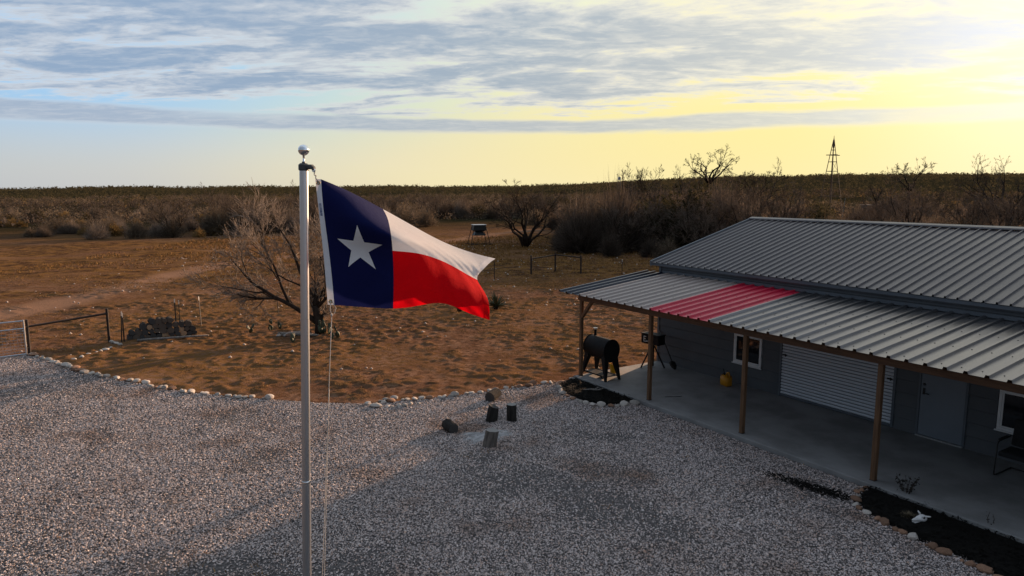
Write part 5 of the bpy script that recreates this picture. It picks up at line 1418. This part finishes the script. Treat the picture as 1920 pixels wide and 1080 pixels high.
def shrub(kind, x, y, sc, where):
    me_ = rg.choice(KIND[kind]); nm, lb, gr = NAMES[kind]
    o = link(nm, me_, None, (x, y, float(terrain(x, y)) - .05), (0, 0, rg.uniform(0, 6.28)))
    o.scale = (sc * rg.uniform(.85, 1.2), sc * rg.uniform(.85, 1.2), sc * rg.uniform(.85, 1.15))
    tag(o, lb + ' ' + where, 'shrub', gr + ' ' + where); count[kind] = count.get(kind, 0) + 1
def belt(where, x0, x1, d0, d1, n, mix, sc0, sc1, dens_seed=1, thr=0.0):
    """x in photo columns, distance in metres"""
    k = 0; tries = 0
    while k < n and tries < n * 12:
        tries += 1
        D_ = math.sqrt(rg.uniform(d0 * d0, d1 * d1)); px = rg.uniform(x0, x1); p = at_depth(px, 400, D_)
        if 1515 < px < 1595 and D_ > 85: continue
        if thr and float(fbm(np.array([p.x / 9]), np.array([D_ / 9]), 2, dens_seed)[0]) < thr: continue
        shrub(rg.choices(list(mix), list(mix.values()))[0], p.x, D_, rg.uniform(sc0, sc1), where); k += 1
# left belt
belt('in the near brush line left of the flagpole', 170, 620, 77, 96, 52, {'twig': 5, 'brown': 2, 'straw': 1.6}, .6, 1.0, 3, .50)
belt('in the low brush at the far left', -60, 260, 76, 100, 34, {'twig': 3, 'brown': 2, 'straw': 2}, .45, .8, 4, .45)
belt('in the deeper brush left of the flagpole', -80, 640, 98, 150, 84, {'twig': 3, 'brown': 3, 'straw': 3.5, 'green': .5}, .5, 1.0, 5, .50)
belt('massed behind the near mesquite tree', 390, 600, 84, 94, 16, {'twig': 2, 'brown': 2, 'dark': 1}, 1.1, 1.5)
# centre: behind the pasture, pulled back
belt('in the brush beyond the pasture behind the flag', 620, 1060, 128, 170, 70, {'dark': 2, 'brown': 3, 'twig': 2, 'green': 1.2}, .9, 1.4)
belt('standing forward of the brush behind the flag', 700, 800, 100, 118, 9, {'brown': 2, 'twig': 2}, .9, 1.4)
# right thicket behind the house
belt('in the tall thicket left of the roof', 1075, 1420, 60, 84, 72, {'dark': 3, 'twig': 3, 'green': .7, 'brown': 1.5}, 1.25, 1.95)
belt('at the front foot of the tall thicket', 1090, 1300, 53, 66, 18, {'dark': 2, 'twig': 2, 'brown': 1}, .5, .9)
belt('in the brush under the skyline trees', 1120, 1960, 80, 120, 130, {'dark': 3, 'twig': 3, 'green': .7, 'brown': 2.5, 'straw': .7}, .9, 1.35)
belt('in the brush just behind the roof ridge', 1420, 2000, 52, 80, 70, {'dark': 2, 'twig': 3, 'brown': 3, 'straw': 1}, .8, 1.15)
belt('beside the far pipe corral', 1000, 1100, 92, 112, 8, {'brown': 2, 'dark': 2}, .7, 1.1)
for (px, D_, sc) in ((1165, 70, 1.55), (1210, 74, 1.5), (1340, 92, 1.9), (1140, 66, 1.1), (1085, 120, 1.3)):
    p = at_depth(px, 400, D_); shrub('green', p.x, D_, sc, 'swelling out of the bare thicket')
print('shrubs', count)
# bare trees standing in the brush: three grown forms, copied with their parts
protos = []
for i, (h_, n_, sp_) in enumerate(((5.2, 7, 2.2), (6.0, 6, 2.0), (4.4, 8, 2.3))):
    protos.append(place_tree(1200 + 60 * i, 76 + 3 * i, h_, 'slender bare mesquite tree rising out of the tall thicket', 60 + i, n_, sp_, .11, 4, name='bare_tree', split=(4, 5), shrink=.58, lift=.25, twig_r=.012, twm=M_TWIG))
    protos[-1]['group'] = 'bare trees in the tall thicket'
for where, gr_, x0, x1, d0, d1, n in (('slender bare mesquite tree rising out of the tall thicket', 'bare trees in the tall thicket', 1080, 1420, 56, 86, 24), ('slender bare mesquite tree in the brush behind the roof ridge', 'bare trees behind the roof', 1420, 1950, 62, 110, 20),
                              ('bare mesquite tree in the brush line left of the flagpole', 'bare trees in the left brush', 250, 620, 80, 125, 10), ('bare mesquite tree in the brush beyond the pasture', 'bare trees beyond the pasture', 640, 1060, 118, 160, 12)):
    for k in range(n):
        px_ = rg.uniform(x0, x1); D_ = rg.uniform(d0, d1)
        if 1490 < px_ < 1620: px_ += 140
        c_ = copy_tree(rg.choice(protos)); p = at_depth(px_, 400, D_)
        c_.location = (p.x, D_, float(terrain(p.x, D_)) - .1); c_.rotation_euler = (0, 0, rg.uniform(0, 6.28)); f_ = rg.uniform(.6, 1.0); c_.scale = (f_, f_, f_ * rg.uniform(.85, 1.1))
        c_['label'] = where; c_['group'] = gr_
# far scrub that reads as one mass
rgn = np.random.default_rng(5)
def far_scrub(name, label, n, d0, d1, az0, az1, hs, mat, seed, tri=16, thr=.42, tsz=.34):
    rgn = np.random.default_rng(seed)
    D_ = np.sqrt(rgn.uniform(d0 ** 2, d1 ** 2, n)); A = np.radians(rgn.uniform(az0, az1, n)); x = np.sin(A) * D_; y = np.cos(A) * D_
    k = fbm(x / 45, y / 45, 3, seed) > thr; x, y, D_ = x[k], y[k], D_[k]; n = len(x); z_ = terrain(x, y)
    h = hs * rgn.uniform(.5, 1.3, n); r = h * rgn.uniform(.6, 1.1, n)
    a_ = rgn.uniform(0, 6.283, (n, tri)); e_ = rgn.uniform(0, 1, (n, tri)); q_ = np.sqrt(rgn.uniform(.1, 1, (n, tri)))
    cx_ = x[:, None] + np.cos(a_) * r[:, None] * q_ * np.sqrt(1 - e_ ** 2); cy_ = y[:, None] + np.sin(a_) * r[:, None] * q_ * np.sqrt(1 - e_ ** 2); cz_ = z_[:, None] + h[:, None] * e_ * q_
    s = (h * tsz)[:, None]
    c = np.stack([cx_, cy_, cz_], -1)
    P = np.stack([c + rgn.normal(0, 1, c.shape) * s[..., None] * .55 for _ in range(3)], 2)
    P[..., 2] = np.maximum(P[..., 2], z_[:, None, None] - .1)
    o = link(name, np_mesh(name, P.reshape(-1, 3), np.arange(n * tri * 3).reshape(-1, 3), mat)); tag(o, label, 'brush', kind='stuff')
far_scrub('far_brush', 'dark scrub covering the far hillside', 17000, 330, 1000, -42, 42, 1.7, M_SCRUB, 3, 14, .30, .30)
far_scrub('far_dry_brush', 'brown dry brush covering the middle distance', 5200, 125, 420, -42, 42, 1.8, M_RUSTB, 4, 60, .42, .13)
far_scrub('far_grey_brush', 'grey bare brush covering the middle distance', 4200, 125, 420, -42, 42, 2.0, M_TWIGD, 12, 60, .42, .13)
far_scrub('far_olive_brush', 'olive scrub mixed through the middle distance', 1500, 140, 420, -42, 42, 1.8, M_SCRUB, 15, 60, .48, .13)
far_scrub('far_straw_brush', 'straw coloured brush patches in the middle distance', 1300, 130, 420, -42, 42, 1.4, M_STRAW, 6, 50, .46, .13)
# ridge line of scrub on the skyline
far_scrub('ridge_brush', 'dark scrub along the far ridge line', 5000, 880, 985, -44, 44, 3.4, M_SCRUB, 9, 12, .0)

# ------------------------------------------------------------------ yucca and prickly pear
M_YUC = pmat('yucca_leaf', (.045, .058, .026), (.075, .080, .040), 5, .6)
def yucca(px, label, r, n, seed):
    p = gp(*px); p.z = ground_z(p.x, p.y); rg_ = random.Random(seed); root = thing('yucca', label, 'yucca', p); mb = MB()
    for i in range(n):
        a_ = rg_.uniform(0, 6.28); el = math.asin(rg_.uniform(.05, .98)); l = r * rg_.uniform(.75, 1.1); d = Vector((math.cos(a_) * math.cos(el), math.sin(a_) * math.cos(el), math.sin(el)))
        w = Vector((-math.sin(a_), math.cos(a_), 0)) * .026; o_ = Vector((0, 0, .12)); n_ = w.cross(d).normalized() * .012
        mb.add([o_ - w * .7, o_ + n_, o_ + w * .7, o_ + d * l * .45 - w, o_ + d * l * .45 + n_, o_ + d * l * .45 + w, o_ + d * l], [(0, 1, 4, 3), (1, 2, 5, 4), (3, 4, 6), (4, 5, 6)])
    mb.build('leaves', M_YUC, root); MB().lathe([(.10, 0), (.13, .10), (.06, .22)], 10).build('trunk', M_BARK, root)
yucca((930, 580), 'spiky green yucca just right of the red flag tip', .78, 110, 2)
yucca((862, 584), 'low dark yucca half hidden under the flag', .5, 60, 3)
M_PEAR = pmat('prickly_pear_pad', (.060, .072, .038), (.040, .052, .028), 8, .6, bump=.3, bscale=60)
def cactus(px, label, n, sz, seed):
    p = gp(*px); p.z = ground_z(p.x, p.y); rg_ = random.Random(seed); root = thing('prickly_pear', label, 'cactus', p); pads = [(Vector((0, 0, 0)), Vector((0, 0, 1)))]
    bm = bmesh.new(); bmesh.ops.create_icosphere(bm, subdivisions=2, radius=1.0); bm.verts.index_update()
    vs = [v.co.copy() for v in bm.verts]; fs = [[q_.index for q_ in f.verts] for f in bm.faces]; bm.free()
    me_ = MB().add([Vector((v.x * (.62 + .12 * v.z), v.y * .13, v.z + 1)) for v in vs], fs).mesh('pad', M_PEAR, True)
    roots = [Vector((rg_.uniform(-.35, .35), rg_.uniform(-.25, .25), 0)) for _ in range(max(2, n // 3))]
    for i in range(n):
        b_ = rg_.choice(roots) if i < len(roots) or rg_.random() < .4 else rg_.choice(roots) + Vector((rg_.uniform(-.10, .10), rg_.uniform(-.08, .08), sz * rg_.uniform(1.2, 1.7)))
        o = link('pad', me_, root, b_, (rg_.uniform(-.5, .5), rg_.uniform(-.7, .7), rg_.uniform(0, 3.1))); s = sz * rg_.uniform(.7, 1.1); o.scale = (s, s, s)
cactus((518, 618), 'prickly pear cactus with upright pads left of the flagpole', 7, .13, 1)
cactus((488, 622), 'low flat prickly pear clump furthest left under the mesquite', 6, .11, 2)
cactus((562, 642), 'small pale prickly pear hugging the left side of the flagpole', 6, .10, 4)
cactus((614, 628), 'prickly pear growing against the mesquite trunk', 14, .15, 3)
cactus((622, 636), 'dark prickly pear beside the halyard rope', 7, .14, 6)
# pale rocks and dead wood at the foot of the mesquite
rk = thing('rock_pile', 'pale rocks and dead wood heaped at the mesquite foot', 'rock pile', tp + Vector((-.35, -.35, .05)))
rg_ = random.Random(4)
for i in range(9):
    o = link('stone', rg_.choice(rock_meshes['w' if i % 3 else 'r']), rk, (rg_.uniform(-1.0, .5), rg_.uniform(-.35, .3), .03), (0, 0, rg_.uniform(0, 6))); s = rg_.uniform(.06, .14); o.scale = (s * 1.3, s, s)
for i in range(3):
    MB().tube([(rg_.uniform(-1.2, -.6), rg_.uniform(-.3, .2), .06), (rg_.uniform(-.3, 0), rg_.uniform(-.3, .2), .10), (rg_.uniform(.2, .6), rg_.uniform(-.4, .2), .05)], [.045, .05, .03], 7).build('dead_branch', M_GREYW, rk, smooth=True)
